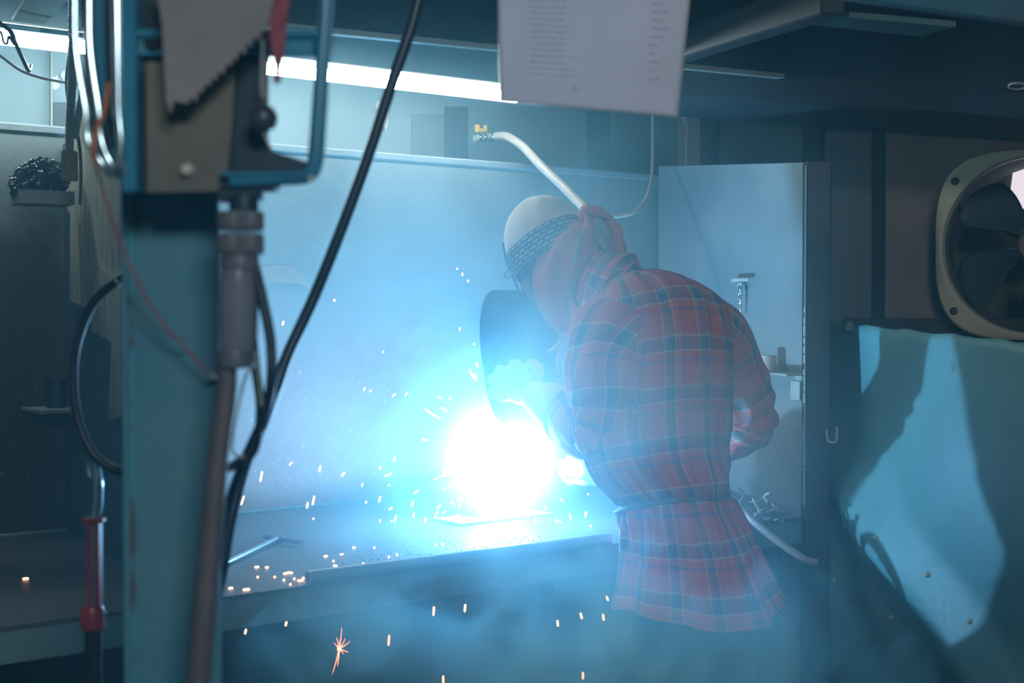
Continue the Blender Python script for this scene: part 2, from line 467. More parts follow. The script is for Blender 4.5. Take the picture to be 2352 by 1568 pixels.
# turquoise sheet at the right, coming towards the aisle
r0 = P(1906, 740, 3.86); r1 = P(2352, 800, 2.93); r2 = r1 + (r1 - r0) * 1.0; r2.z = r1.z - 0.02
rs = thing('turquoise_screen', 'turquoise steel screen right of the dark post, half in shadow', 'screen', Vector((r0.x, r0.y, 0)))
RD = (r2 - r0); RD.z = 0; RLn = RD.length; RD.normalize(); RN = Vector((RD.y, -RD.x, 0))
if RN.x > 0: RN = -RN
rn = random.Random(8)
ztop = lambda a: r0.z + (r2.z - r0.z) * a + 0.006 * math.sin(a * 60) * rn.random()
def scr(u, v):
    a = u
    z = ztop(a) * v
    p = Vector((r0.x, r0.y, 0)) + RD * (RLn * a)
    b = 0.014 * noise.noise(Vector((a * 5, v * 4, 3)))
    # a shallow fold running down to the right
    fold = 0.05 * max(0, 1 - abs((z - 0.98 + a * 0.9)) * 7) 
    return p + RN * (b + fold) + Z * z
MB().grid(scr, 60, 60).build('sheet', M['turquoise'], rs, smooth=True, thick=0.006)
for (px, py) in ((2055, 1240), (2155, 1322), (2055, 1425), (2248, 1425), (1925, 1345)):
    k = (px - 1176) / F
    # intersect with the sheet's plane
    a = (k * r0.y - r0.x) / (RD.x - k * RD.y)
    p = Vector((r0.x, r0.y, 0)) + RD * a; p.z = P(px, py, p.y).z
    q = scr(a / RLn, p.z / ztop(0.3))
    MB().lathe(q + RN * 0.004, [(0.0001, 0.007), (0.004, 0.006), (0.0065, 0.002), (0.007, -0.004)], RN, 12).build('rivet', M['strip'], rs, smooth=True)
# round bar ends and pegs on top of the screen
MB().lathe(P(1950, 742, 3.72) - Z * 0.012, [(0.004, -0.012), (0.012, -0.008), (0.014, 0.008), (0.011, 0.016), (0.002, 0.018)], Z, 14).build('peg', M['grey_board'], rs, smooth=True)
# ------------------------------------------------------------------ the welder
def plaid(name, per=0.105):
    m = bpy.data.materials.new(name); m.use_nodes = True
    nt = m.node_tree; L = nt.links; b = nt.nodes['Principled BSDF']; b.inputs['Roughness'].default_value = 0.85
    uv = nd(nt, 'ShaderNodeUVMap'); sp = nd(nt, 'ShaderNodeSeparateXYZ'); L.new(uv.outputs[0], sp.inputs[0])
    outs = []
    for ax, ph in (('X', 0.0), ('Y', 0.13)):
        dv_ = nd(nt, 'ShaderNodeMath', operation='MULTIPLY_ADD'); L.new(sp.outputs[ax], dv_.inputs[0]); dv_.inputs[1].default_value = 1 / per; dv_.inputs[2].default_value = ph
        fr = nd(nt, 'ShaderNodeMath', operation='FRACT'); L.new(dv_.outputs[0], fr.inputs[0])
        r = nd(nt, 'ShaderNodeValToRGB'); cr = r.color_ramp; cr.interpolation = 'LINEAR'
        red = (0.80, 0.17, 0.17, 1); navy = (0.12, 0.20, 0.36, 1); pale = (0.85, 0.80, 0.68, 1); teal = (0.28, 0.40, 0.48, 1)
        st = [(0.0, red), (0.32, red), (0.335, pale), (0.355, pale), (0.37, teal), (0.50, navy), (0.62, navy), (0.635, pale), (0.655, pale), (0.67, red), (0.80, red), (0.815, navy), (0.85, navy), (0.865, red)]
        cr.elements[0].position = 0.0; cr.elements[0].color = red
        cr.elements[1].position = 1.0; cr.elements[1].color = red
        for p_, c_ in st[1:]:
            e = cr.elements.new(p_); e.color = c_
        L.new(fr.outputs[0], r.inputs[0]); outs.append(r.outputs[0])
    mx = nd(nt, 'ShaderNodeMix', data_type='RGBA'); mx.inputs[0].default_value = 0.5
    L.new(outs[0], mx.inputs[6]); L.new(outs[1], mx.inputs[7])
    L.new(mx.outputs[2], b.inputs['Base Color'])
    w = nd(nt, 'ShaderNodeTexNoise'); w.inputs['Scale'].default_value = 900; tc = nd(nt, 'ShaderNodeTexCoord'); L.new(tc.outputs['Object'], w.inputs['Vector'])
    bp = nd(nt, 'ShaderNodeBump'); bp.inputs['Strength'].default_value = 0.15; bp.inputs['Distance'].default_value = 0.002; L.new(w.outputs['Fac'], bp.inputs['Height']); L.new(bp.outputs[0], b.inputs['Normal'])
    return m
M['plaid'] = plaid('red_and_blue_plaid')
M['skin'] = mat('skin', (0.36, 0.20, 0.13), (0.30, 0.16, 0.10), 12, 0.55)
M['trouser'] = mat('dark_work_trousers', (0.035, 0.05, 0.08), (0.02, 0.03, 0.05), 10, 0.85, bump=0.2)
M['leather'] = mat('pale_glove_leather', (0.85, 0.85, 0.80), (0.68, 0.68, 0.65), 10, 0.75, bump=0.4, bscale=50)
M['cap'] = mat('grey_cotton', (0.86, 0.83, 0.74), (0.70, 0.69, 0.64), 14, 0.9, bump=0.2, bscale=300)
M['scarf'] = mat('rust_orange_scarf', (0.80, 0.24, 0.09), (0.62, 0.16, 0.07), 12, 0.9, bump=0.2, bscale=200)
M['scarf_end'] = mat('pale_grey_scarf_end', (0.45, 0.46, 0.44), (0.28, 0.30, 0.32), 30, 0.9)
M['boot'] = mat('black_boot_leather', (0.02, 0.02, 0.02), (0.03, 0.028, 0.025), 9, 0.5)

def loft(rings, nu, nv, fold=None, uvscale=1.0, hem=None, closed_top=False, closed_bot=False, mb=None):
    """rings: (centre, e1, a, e2, b); smooth along the way; returns an MB with UVs in metres"""
    C = catmull([r[0] for r in rings], 12)
    n = len(C); k = len(rings)
    def lerpr(x, f):
        x = x * (k - 1); i = min(int(x), k - 2); t = x - i
        g = [rings[max(i - 1, 0)][f], rings[i][f], rings[i + 1][f], rings[min(i + 2, k - 1)][f]]
        return 0.5 * ((g[1] * 2) + (g[2] - g[0]) * t + (g[0] * 2 - g[1] * 5 + g[2] * 4 - g[3]) * t * t + (g[1] * 3 - g[0] - g[2] * 3 + g[3]) * t ** 3)
    lens = [0.0]
    for i in range(1, n): lens.append(lens[-1] + (C[i] - C[i - 1]).length)
    def pos(x):
        y = x * (n - 1); i = min(int(y), n - 2); t = y - i
        return C[i].lerp(C[i + 1], t), lens[i] + (lens[i + 1] - lens[i]) * t
    amax = max(r[2] for r in rings)
    def fn(u, v):
        c, l = pos(v); th = 2 * math.pi * u
        e1 = lerpr(v, 1); e2 = lerpr(v, 3); a = lerpr(v, 2); b = lerpr(v, 4)
        d = e1 * (math.cos(th) * a) + e2 * (math.sin(th) * b)
        p = c + d
        if fold: p = p + d.normalized() * fold(u, v, th, l)
        if hem: p = p + hem(u, v, th)
        return p
    def uvf(u, v):
        return (u * 2 * math.pi * amax * uvscale, pos(v)[1] * uvscale)
    m = mb or MB()
    k0 = len(m.v)
    m.grid(fn, nu, nv, True, uvf)
    if closed_top: m.f.append(tuple(k0 + i for i in range(nu))[::-1])
    if closed_bot: m.f.append(tuple(k0 + nu * nv + i for i in range(nu)))
    return m

man = thing('person', 'welder in red plaid shirt, grey cap and rust scarf bending over the welding table', 'person', Vector((0.37, 3.2, 0)))
E1 = U.copy()
def ring(px, py, d, a, b, sp):
    """ring round the trunk; sp: spine direction"""
    sp = Vector(sp).normalized()
    e2 = sp.cross(E1).normalized()
    if e2.dot(N) < 0: e2 = -e2
    e1 = E1.copy()
    return (P(px, py, d), e1, a, e2, b)
lean = lambda k: (N * k + Z)
trunk = [ring(1418, 664, 3.395, 0.068, 0.062, lean(0.9)), ring(1452, 672, 3.375, 0.105, 0.080, lean(0.9)), ring(1492, 695, 3.345, 0.168, 0.100, lean(0.75)),
         ring(1512, 742, 3.320, 0.198, 0.118, lean(0.6)), ring(1516, 815, 3.300, 0.206, 0.130, lean(0.45)), ring(1512, 905, 3.280, 0.204, 0.134, lean(0.35)),
         ring(1510, 1000, 3.260, 0.196, 0.132, lean(0.3)), ring(1520, 1080, 3.245, 0.170, 0.125, lean(0.25)), ring(1544, 1135, 3.235, 0.134, 0.116, lean(0.2)),
         ring(1556, 1165, 3.230, 0.130, 0.113, lean(0.1)), ring(1574, 1225, 3.225, 0.152, 0.125, lean(0.0)), ring(1590, 1310, 3.215, 0.178, 0.142, lean(0.0)),
         ring(1606, 1395, 3.205, 0.206, 0.155, lean(0.0))]
def tfold(u, v, th, l):
    x = math.cos(th); y = math.sin(th)
    w = (v - 0.745) / 0.10
    pinch = math.exp(-w * w)
    f = 0.010 * noise.noise(Vector((x * 3.2, y * 3.2, v * 7)))
    # long diagonal drags from the shoulders to the waist
    f += 0.018 * (1 - abs(noise.noise(Vector((x * 4.5 + v * 1.6, y * 4.5, v * 2.0 + 9))) * 2)) * (0.35 + 0.65 * math.exp(-((v - 0.66) / 0.22) ** 2)) - 0.006
    f += pinch * 0.007 * math.sin(th * 17 + 2 * noise.noise(Vector((x, y, 1)))) 
    f += 0.010 * max(0, v - 0.78) / 0.22 * math.sin(th * 9 + 1.3)
    f -= 0.010 * math.exp(-((v - 0.715) / 0.018) ** 2)
    return f
def thm(u, v, th):
    if v < 0.86: return Vector((0, 0, 0))
    k = (v - 0.86) / 0.14
    # two rounded tails: lower in front and behind, higher at the sides
    return Z * (-0.045 * k * (math.sin(th) ** 2) + 0.02 * k) + U * (0.012 * k * math.cos(th))
loft(trunk, 150, 190, tfold, 1.0, thm).build('shirt', M['plaid'], man, smooth=True, thick=0.003, sharp=False)

def armrings(pts, rad):
    pv = [P(*p) for p in pts]; out = []
    for i, p in enumerate(pv):
        t = (pv[min(i + 1, len(pv) - 1)] - pv[max(i - 1, 0)]).normalized()
        e1 = t.cross(Vector((0, 1, 0.2))).normalized(); e2 = t.cross(e1).normalized()
        out.append((p, e1, rad[i], e2, rad[i]))
    return out
def sfold(seed, elbow):
    def f(u, v, th, l):
        x = math.cos(th); y = math.sin(th)
        g = 0.006 * noise.noise(Vector((x * 2 + seed, y * 2, v * 9)))
        e = math.exp(-((v - elbow) / 0.13) ** 2)
        g += e * 0.007 * math.sin(v * 75 + 2.2 * math.sin(th + 0.6) + seed)
        g += 0.006 * (1 - 2.4 * abs(noise.noise(Vector((x * 1.6 + v * 3, y * 1.6 + seed, v * 5)))))
        return g
    return f
lp = [(1462, 752, 3.31), (1412, 778, 3.245), (1396, 850, 3.20), (1398, 930, 3.185), (1392, 985, 3.19), (1345, 985, 3.27), (1300, 955, 3.36)]
lr = [0.070, 0.100, 0.094, 0.084, 0.074, 0.064, 0.052]
loft(armrings(lp, lr), 64, 110, sfold(3, 0.62)).build('sleeve', M['plaid'], man, smooth=True, thick=0.003, sharp=False)
rp = [(1600, 742, 3.40), (1640, 775, 3.45), (1682, 850, 3.50), (1722, 935, 3.53), (1722, 972, 3.56), (1640, 1015, 3.64), (1520, 1050, 3.68), (1455, 1066, 3.69)]
rr_ = [0.075, 0.082, 0.072, 0.062, 0.058, 0.056, 0.052, 0.046]
loft(armrings(rp, rr_), 64, 120, sfold(7, 0.52)).build('sleeve', M['plaid'], man, smooth=True, thick=0.003, sharp=False)
# collar standing round the neck
nd_ = (P(1300, 610, 3.46) - P(1440, 672, 3.385)).normalized()
def ncol(px, py, d, r, tilt=0.0):
    e1 = nd_.cross(Z).normalized(); e2 = nd_.cross(e1).normalized()
    return (P(px, py, d), e1, r, e2, r * 1.05)
cf = lambda u, v, th, l: 0.004 * noise.noise(Vector((math.cos(th) * 2, math.sin(th) * 2, v * 3))) + 0.010 * v * v
loft([ncol(1438, 672, 3.385, 0.070), ncol(1412, 664, 3.40, 0.062), ncol(1388, 652, 3.41, 0.060), ncol(1362, 642, 3.42, 0.062)], 60, 16, cf).build('collar', M['plaid'], man, smooth=True, thick=0.004, sharp=False)
cf2 = lambda u, v, th, l: 0.004 + 0.012 * v
loft([ncol(1362, 642, 3.42, 0.063), ncol(1392, 656, 3.41, 0.070), ncol(1420, 672, 3.40, 0.080)], 60, 12, cf2).build('collar', M['plaid'], man, smooth=True, thick=0.003, sharp=False)
# tie at the waist
tie = MB().tube([trunk[8][0] + E1 * (0.137 * math.cos(a)) + trunk[8][3] * (0.119 * math.sin(a)) + Z * (-0.020 + 0.006 * math.sin(2 * a)) for a in [i * math.pi / 12 for i in range(25)]], 0.0055, 8, 2)
kt = P(1590, 1155, 3.135)
tie.sphere(kt, 0.012, 14, (1.2, 0.8, 1))
tie.tube([kt, P(1600, 1185, 3.13), P(1612, 1230, 3.12), P(1618, 1270, 3.11)], [0.006, 0.006, 0.005, 0.004], 8, 4, flat=0.5)
tie.tube([kt, P(1582, 1190, 3.13), P(1572, 1232, 3.12), P(1574, 1252, 3.11)], [0.006, 0.006, 0.005, 0.004], 8, 4, flat=0.5)
tie.build('waist_tie', mat('blue_grey_tape', (0.22, 0.36, 0.44), rough=0.8), man, smooth=True)

# --- head frame
HC = P(1258, 580, 3.50)
HF = Vector((-0.62, 0.60, -0.50)).normalized()
HU = (Vector((-0.30, 0.35, 0.88)) - HF * Vector((-0.30, 0.35, 0.88)).dot(HF)).normalized()
HS = HF.cross(HU).normalized()           # towards the welder's right
def H(f, s, u): return HC + HF * f + HS * s + HU * u
# --- body: one continuous skin
bd = MB()
def ell(mb, c, rf, rs, ru, ax=(HF, HS, HU), n=24):
    k = len(mb.v); mb.sphere((0, 0, 0), 1.0, n)
    for i in range(k, len(mb.v)):
        v = mb.v[i]; mb.v[i] = Vector(c) + ax[0] * (v.x * rf) + ax[1] * (v.y * rs) + ax[2] * (v.z * ru)
ell(bd, H(0, 0, 0.02), 0.096, 0.076, 0.105)              # skull
ell(bd, H(0.035, 0, -0.055), 0.062, 0.056, 0.062)        # jaw
ell(bd, H(0.080, 0, -0.100), 0.020, 0.022, 0.016)        # chin
ell(bd, H(0.100, 0, -0.022), 0.018, 0.012, 0.026)        # nose
ell(bd, H(0.108, 0, -0.034), 0.014, 0.015, 0.010)
ell(bd, H(0.094, 0, -0.066), 0.012, 0.024, 0.007)        # lips
ell(bd, H(0.093, 0, -0.076), 0.011, 0.020, 0.006)
for s_ in (-1, 1):
    ell(bd, H(0.086, s_ * 0.031, 0.022), 0.014, 0.026, 0.008)   # brow
    ell(bd, H(-0.005, s_ * 0.076, -0.012), 0.018, 0.010, 0.030) # ear
bd.tube([H(-0.02, 0, -0.03), P(1350, 640, 3.44), P(1430, 672, 3.39), P(1480, 720, 3.34)], [0.055, 0.056, 0.062, 0.08], 20, 6)
def inner(r, k): return (r[0], r[1], r[2] * k, r[3], r[4] * k)
tr = MB(); loft([inner(r, 0.82) for r in trunk[:12]], 40, 60, closed_top=True, closed_bot=True, mb=tr)
bd.add(tr.v, tr.f)
bd.tube([P(*p) for p in lp], [x * 0.62 for x in lr], 18, 5)
bd.tube([P(*p) for p in rp], [x * 0.62 for x in rr_], 18, 5)
hipL = P(1548, 1345, 3.20); hipR = P(1642, 1345, 3.25)
kneeL = Vector((0.33, 3.20, 0.46)); kneeR = Vector((0.50, 3.34, 0.46))
ankL = Vector((0.33, 3.12, 0.09)); ankR = Vector((0.53, 3.26, 0.09))
bd.tube([hipL, kneeL, ankL], [0.085, 0.055, 0.038], 18, 8); bd.tube([hipR, kneeR, ankR], [0.085, 0.055, 0.038], 18, 8)
# bare hands inside the gloves end in the palms
bd.tube([P(1300, 955, 3.36), P(1250, 915, 3.43), P(1205, 880, 3.49)], [0.028, 0.026, 0.030], 14, 5)
bd.tube([P(1455, 1066, 3.69), P(1400, 1075, 3.70), P(1352, 1080, 3.69)], [0.028, 0.026, 0.030], 14, 5)
bo = bd.build('body', M['skin'], man, smooth=True, sharp=False)
rm = bo.modifiers.new('skin', 'REMESH'); rm.mode = 'VOXEL'; rm.voxel_size = 0.0075; rm.use_smooth_shade = True
sm = bo.modifiers.new('soft', 'SMOOTH'); sm.factor = 0.5; sm.iterations = 3
for s_ in (-1, 1):
    e = MB(); ell(e, H(0.088, s_ * 0.031, 0.006), 0.011, 0.012, 0.008)
    e.build('eye', mat('eye_white', (0.7, 0.7, 0.68), rough=0.2), man, smooth=True)

# trousers and boots
for (h_, k_, a_) in ((hipL, kneeL, ankL), (hipR, kneeR, ankR)):
    rg = []
    for (c_, r_) in ((h_ + Z * 0.03, 0.090), (h_ - Z * 0.08, 0.098), ((h_ + k_) / 2, 0.092), (k_, 0.078), ((k_ + a_) / 2, 0.072), (a_ + Z * 0.0, 0.070)):
        rg.append((c_, Vector((1, 0, 0)), r_, Vector((0, 1, 0)), r_))
    loft(rg, 48, 70, lambda u, v, th, l: 0.007 * noise.noise(Vector((math.cos(th) * 2, math.sin(th) * 2, v * 12)))).build('trouser_leg', M['trouser'], man, smooth=True, thick=0.003, sharp=False)
    b_ = MB(); fd = Vector((-0.55, 0.83, 0)).normalized(); sd_ = Vector((fd.y, -fd.x, 0))
    rg = []
    for (o_, z_, w_, h2) in ((-0.075, 0.045, 0.030, 0.040), (-0.05, 0.052, 0.042, 0.050), (0.0, 0.060, 0.046, 0.058), (0.08, 0.045, 0.050, 0.043), (0.15, 0.038, 0.048, 0.036), (0.19, 0.030, 0.025, 0.026)):
        rg.append((Vector((a_.x, a_.y, z_)) + fd * o_, sd_, w_, Z, h2))
    loft(rg, 28, 26, closed_top=True, closed_bot=True, mb=b_)
    b_.tube([a_ + Z * 0.12, a_ - Z * 0.04], 0.048, 20)
    b_.build('boot', M['boot'], man, smooth=True)

# --- cap with a banded front, and its sweat band of a key pattern
def capf(u, v):
    th = 2 * math.pi * u; ph = (1 - v) * math.pi * 0.5
    # from the rim (v=0) to the crown (v=1)
    r = math.cos(ph * 1.0) if False else math.sin(max(1e-3, ph))
    f = math.cos(th) * 0.106 * r; s_ = math.sin(th) * 0.088 * r
    z = 0.128 * math.cos(ph) ** 0.9 if ph < math.pi / 2 else 0
    w = 0.0035 * noise.noise(Vector((f * 30, s_ * 30, z * 16))) + 0.003 * math.sin(th * 11 + z * 40) * (1 - v) * 0.5
    d = Vector((f, s_, z * 0.8)).normalized() * w
    return H(f + d.x - 0.004, s_ + d.y, z + 0.018 + d.z)
cap = MB().grid(capf, 72, 40, True).build('cap', M['cap'], man, smooth=True, thick=0.004, sharp=False)
# seam ridge along the crown
MB().tube([H(-0.004 + 0.108 * math.cos(a), 0.004, 0.018 + 0.130 * math.sin(a)) for a in [math.pi * (0.10 + 0.80 * i / 16) for i in range(17)]], 0.0018, 8, 2).build('cap_seam', M['cap'], cap, smooth=True)
def keymat():
    m = bpy.data.materials.new('key_pattern_print'); m.use_nodes = True
    nt = m.node_tree; L = nt.links; b = nt.nodes['Principled BSDF']; b.inputs['Roughness'].default_value = 0.9
    uv = nd(nt, 'ShaderNodeUVMap'); br = nd(nt, 'ShaderNodeTexBrick')
    br.inputs['Scale'].default_value = 1.0; br.inputs['Mortar Size'].default_value = 0.0028; br.inputs['Brick Width'].default_value = 0.021; br.inputs['Row Height'].default_value = 0.0105
    br.inputs['Color1'].default_value = (0.50, 0.50, 0.47, 1); br.inputs['Color2'].default_value = (0.10, 0.14, 0.20, 1); br.inputs['Mortar'].default_value = (0.06, 0.09, 0.14, 1)
    br.offset = 0.5; br.inputs['Bias'].default_value = -0.35
    L.new(uv.outputs[0], br.inputs['Vector'])
    L.new(br.outputs['Color'], b.inputs['Base Color'])
    return m
def bandf(u, v):
    th = 2 * math.pi * u
    z = 0.030 - 0.062 * v
    k = 1.0 - 0.06 * v
    f = math.cos(th) * 0.1115 * k; s_ = math.sin(th) * 0.0935 * k
    w = 1 + 0.02 * noise.noise(Vector((f * 40, s_ * 40, z * 30)))
    return H(f * w - 0.004, s_ * w, z + 0.006 * math.cos(th * 2))
MB().grid(bandf, 72, 10, True, lambda u, v: (u * 0.64, v * 0.062)).build('cap_band', keymat(), cap, smooth=True, thick=0.003, sharp=False)
MB().tube([H(0.04, -0.0985, 0.045), H(0.052, -0.097, 0.0), H(0.055, -0.092, -0.05), H(0.06, -0.085, -0.10)], 0.006, 8, 5, flat=0.4).build('strap', M['trouser'], cap, smooth=True)
MB().lathe(P(1166, 630, 3.418), [(0.006, -0.002), (0.0105, -0.002), (0.011, 0.002), (0.008, 0.004), (0.006, 0.002)], Vector((-0.3, -0.95, 0)), 18, False).build('pale_ring', M['strip'], cap, smooth=True)  # small pale ring in front of the cap band

# --- rust coloured scarf wrapped over the nape and cheek, knotted behind
K0 = P(1372, 500, 3.44); K1 = P(1272, 752, 3.47)
kd = (K1 - K0).normalized(); ke1 = Vector((kd.z, 0, -kd.x)).normalized(); ke2 = kd.cross(ke1).normalized()
if ke1.x < 0: ke1 = -ke1
sr = []
for (q, px, py, d, a, b) in ((0, 1366, 500, 3.43, 0.016, 0.016), (1, 1345, 528, 3.445, 0.044, 0.050), (2, 1322, 560, 3.455, 0.070, 0.078), (3, 1304, 610, 3.46, 0.080, 0.088), (4, 1292, 660, 3.47, 0.078, 0.086), (5, 1284, 705, 3.475, 0.062, 0.074), (6, 1288, 745, 3.47, 0.038, 0.055), (7, 1296, 768, 3.465, 0.018, 0.035)):
    sr.append((P(px, py, d), ke1, a, ke2, b))
def scf(u, v, th, l):
    g = 0.007 * math.sin(th * 9 + 1.5 * math.sin(v * 4)) * (1 - v * 0.5) * min(1, v * 5 + .2)
    return g + 0.007 * noise.noise(Vector((math.cos(th) * 2.4, math.sin(th) * 2.4, v * 4)))
scf_ob = loft(sr, 90, 70, scf).build('scarf', M['scarf'], man, smooth=True, thick=0.003, sharp=False)
# knot lobes and hanging ends
def lobe(pts, rad, name, m, seed=0, flat=0.6):
    b = MB(); b.tube([P(*p) for p in pts], [r_ * (1.22 if name != 'scarf_fringe' else 1) for r_ in rad], 24, 8, flat=flat)
    for i, v in enumerate(b.v):
        b.v[i] = v + Vector((noise.noise(v * 34 + Vector((seed, 0, 0))), noise.noise(v * 34 + Vector((0, seed, 5))), noise.noise(v * 34 + Vector((9, 0, seed))))) * 0.009
    return b.build(name, m, scf_ob, smooth=True, sharp=False)
lobe([(1330, 500, 3.42), (1352, 484, 3.41), (1380, 490, 3.41), (1396, 505, 3.42)], [0.012, 0.022, 0.020, 0.012], 'knot', M['scarf'], 1)
lobe([(1350, 496, 3.40), (1362, 515, 3.39), (1352, 545, 3.40), (1346, 585, 3.40), (1352, 604, 3.40)], [0.010, 0.020, 0.022, 0.024, 0.010], 'scarf_tail', M['scarf'], 2)
lobe([(1395, 500, 3.43), (1410, 530, 3.44), (1414, 570, 3.45), (1405, 612, 3.44)], [0.014, 0.022, 0.026, 0.020], 'scarf_tail', M['scarf'], 3)
lobe([(1365, 508, 3.395), (1380, 528, 3.385), (1386, 560, 3.39), (1402, 584, 3.395)], [0.012, 0.020, 0.015, 0.009], 'scarf_tail', M['scarf_end'], 4)
lobe([(1372, 506, 3.39), (1388, 520, 3.39), (1398, 548, 3.40)], [0.010, 0.016, 0.010], 'scarf_tail', M['scarf_end'], 5)
lobe([(1332, 530, 3.375), (1322, 590, 3.372), (1314, 650, 3.378), (1310, 700, 3.385), (1306, 750, 3.39)], [0.006, 0.011, 0.013, 0.011, 0.006], 'scarf_fringe', M['scarf_end'], 6, 0.35)

# --- gloves
def glove(palm, wrist, cuff, kn, fdir, curl, thumb, name='glove'):
    """palm, wrist, cuff: centres; kn: the four knuckles; fdir: way the fingers leave; curl: way they bend"""
    b = MB()
    b.tube([cuff, wrist.lerp(cuff, 0.5), wrist, palm.lerp(wrist, 0.45)], [0.072, 0.058, 0.044, 0.036], 24, 5)
    ctr = (kn[1] + kn[2]) / 2
    across = (kn[3] - kn[0]).normalized(); along = (ctr - wrist).normalized(); nn = across.cross(along).normalized()
    ell(b, palm, 0.052, 0.044, 0.026, (along, across, nn))
    for i, k_ in enumerate(kn):
        ln = (0.036, 0.042, 0.040, 0.032)[i]; rad = (0.0125, 0.0135, 0.013, 0.0115)[i]
        a1 = k_ + fdir * ln; a2 = a1 + (fdir * 0.25 + curl).normalized() * ln * 0.8; a3 = a2 + (curl - fdir * 0.7).normalized() * ln * 0.6
        b.tube([palm.lerp(k_, 0.5), k_, a1, a2, a3], [rad * 1.2, rad * 1.15, rad * 1.05, rad, rad * 0.75], 14, 4)
    b.tube(thumb, [0.017, 0.016, 0.014, 0.010], 14, 5)
    for i, v in enumerate(b.v):
        b.v[i] = v + (v - palm).normalized() * 0.006 * noise.noise(v * 28)
    o = b.build(name, M['leather'], man, smooth=True, sharp=False)
    r = o.modifiers.new('skin', 'REMESH'); r.mode = 'VOXEL'; r.voxel_size = 0.0042; r.use_smooth_shade = True
    s = o.modifiers.new('soft', 'SMOOTH'); s.factor = 0.5; s.iterations = 2
    return o
kn = [P(1153, 912, 3.50), P(1160, 885, 3.49), P(1176, 861, 3.49), P(1200, 845, 3.495)]
glove(P(1198, 892, 3.49), P(1240, 915, 3.45), P(1305, 952, 3.37), kn, (N * 0.75 + Vector((-0.35, 0, 0.35))).normalized(), (Vector((0.75, 0.2, -0.25)) + N * 0.3).normalized(),
      [P(1225, 885, 3.48), P(1236, 855, 3.50), P(1228, 838, 3.53), P(1212, 836, 3.55)])
kn = [P(1345, 1105, 3.67), P(1336, 1088, 3.66), P(1334, 1068, 3.66), P(1342, 1050, 3.67)]
glove(P(1368, 1078, 3.68), P(1410, 1072, 3.69), P(1468, 1062, 3.69), kn, (N * 0.4 + Vector((-0.85, 0, 0.05))).normalized(), (Vector((0.1, 0.9, -0.3))).normalized(),
      [P(1372, 1060, 3.68), P(1350, 1042, 3.70), P(1328, 1044, 3.72), P(1314, 1052, 3.72)])
# loose white tie strings at the shirt's front opening
for pts in ([(1298, 762, 3.42), (1288, 785, 3.41), (1272, 800, 3.41), (1258, 808, 3.41)], [(1286, 800, 3.43), (1280, 830, 3.43), (1284, 862, 3.42)], [(1284, 868, 3.42), (1282, 890, 3.42), (1290, 908, 3.41)]):
    MB().tube([P(*p) for p in pts], [0.005, 0.0095, 0.007, 0.004], 10, 5, flat=0.5).build('tie_string', M['cap'], man, smooth=True)

# ------------------------------------------------------------------ hand shield
SH = P(1200, 818, 3.60)
shn = (N + Z * -0.18 + U * -0.06).normalized(); shu = U.copy(); shv = shn.cross(shu).normalized()
if shv.z < 0: shv = -shv
sh = thing('welding_shield', 'black hand-held welding shield in the white glove between the welder and the arc', 'shield', SH - shv * 0.175)
def shf(u, v):
    x = (u - 0.5) * 2; y = (v - 0.5) * 2
    # rounded rectangle mapping
    hw, hh = 0.125, 0.175
    rx = x * hw; ry = y * hh
    e = 4.0
    k = (abs(x) ** e + abs(y) ** e) ** (1 / e); mxx = max(abs(x), abs(y), 1e-6)
    s_ = mxx / max(k, 1e-6)
    rx *= s_ ** 1.0; ry *= s_ ** 1.0
    if y > 0: rx *= 1 - 0.10 * y * y
    return SH + shu * rx + shv * ry + shn * (0.050 - 3.0 * rx * rx - 0.8 * ry * ry)
M['shield'] = mat('black_fibre', (0.012, 0.014, 0.018), (0.02, 0.022, 0.026), 20, 0.45)
MB().grid(shf, 40, 50).build('shell', M['shield'], sh, smooth=True, thick=0.004, sharp=False)
MB().box(SH + shv * 0.04 + shn * 0.040, (0.12, 0.10, 0.014), (shu, shv, shn), 0.004).build('window_frame', M['shield'], sh)
MB().box(SH + shv * 0.04 + shn * 0.032, (0.100, 0.080, 0.004), (shu, shv, shn)).build('dark_glass', mat('dark_glass', (0.01, 0.03, 0.03), rough=0.08), sh)
MB().tube([SH + shn * 0.04 - shv * 0.02, SH - shn * 0.012 - shv * 0.03, SH - shn * 0.016 - shv * 0.07, SH - shn * 0.010 - shv * 0.12, SH + shn * 0.03 - shv * 0.13], 0.012, 12, 5).build('handle', M['shield'], sh, smooth=True)
MB().lathe(P(1155, 774, 3.615), [(0.0001, 0.004), (0.004, 0.003), (0.005, 0), (0.005, -0.01)], -shn, 12).build('rivet', M['strip'], sh, smooth=True)

# ------------------------------------------------------------------ electrode holder
eh = thing('electrode_holder', 'electrode holder in the other glove reaching into the arc', 'welding tool', P(1330, 1078, 3.70))
MB().tube([P(1372, 1092, 3.70), P(1330, 1076, 3.70), P(1285, 1068, 3.69)], [0.014, 0.015, 0.011], 14, 5).build('grip', M['shield'], eh, smooth=True)
MB().tube([P(1285, 1068, 3.69), P(1262, 1066, 3.685)], [0.007, 0.005], 10, 2).build('jaw', M['strip'], eh, smooth=True)
MB().tube([P(1272, 1064, 3.688), P(1178, 1058, 3.635)], 0.0018, 8, 2).build('electrode', M['strip'], eh, smooth=True)
MB().tube([P(1372, 1092, 3.70), P(1440, 1150, 3.66), P(1560, 1210, 3.60), P(1660, 1180, 3.58), P(1700, 1172, 3.55), P(1740, 1205, 3.5), P(1800, 1252, 3.45), P(1850, 1285, 3.42), P(1876, 1292, 3.42)], 0.010, 12, 6).build('cable', mat('grey_cable', (0.30, 0.30, 0.32), rough=0.4), eh, smooth=True)
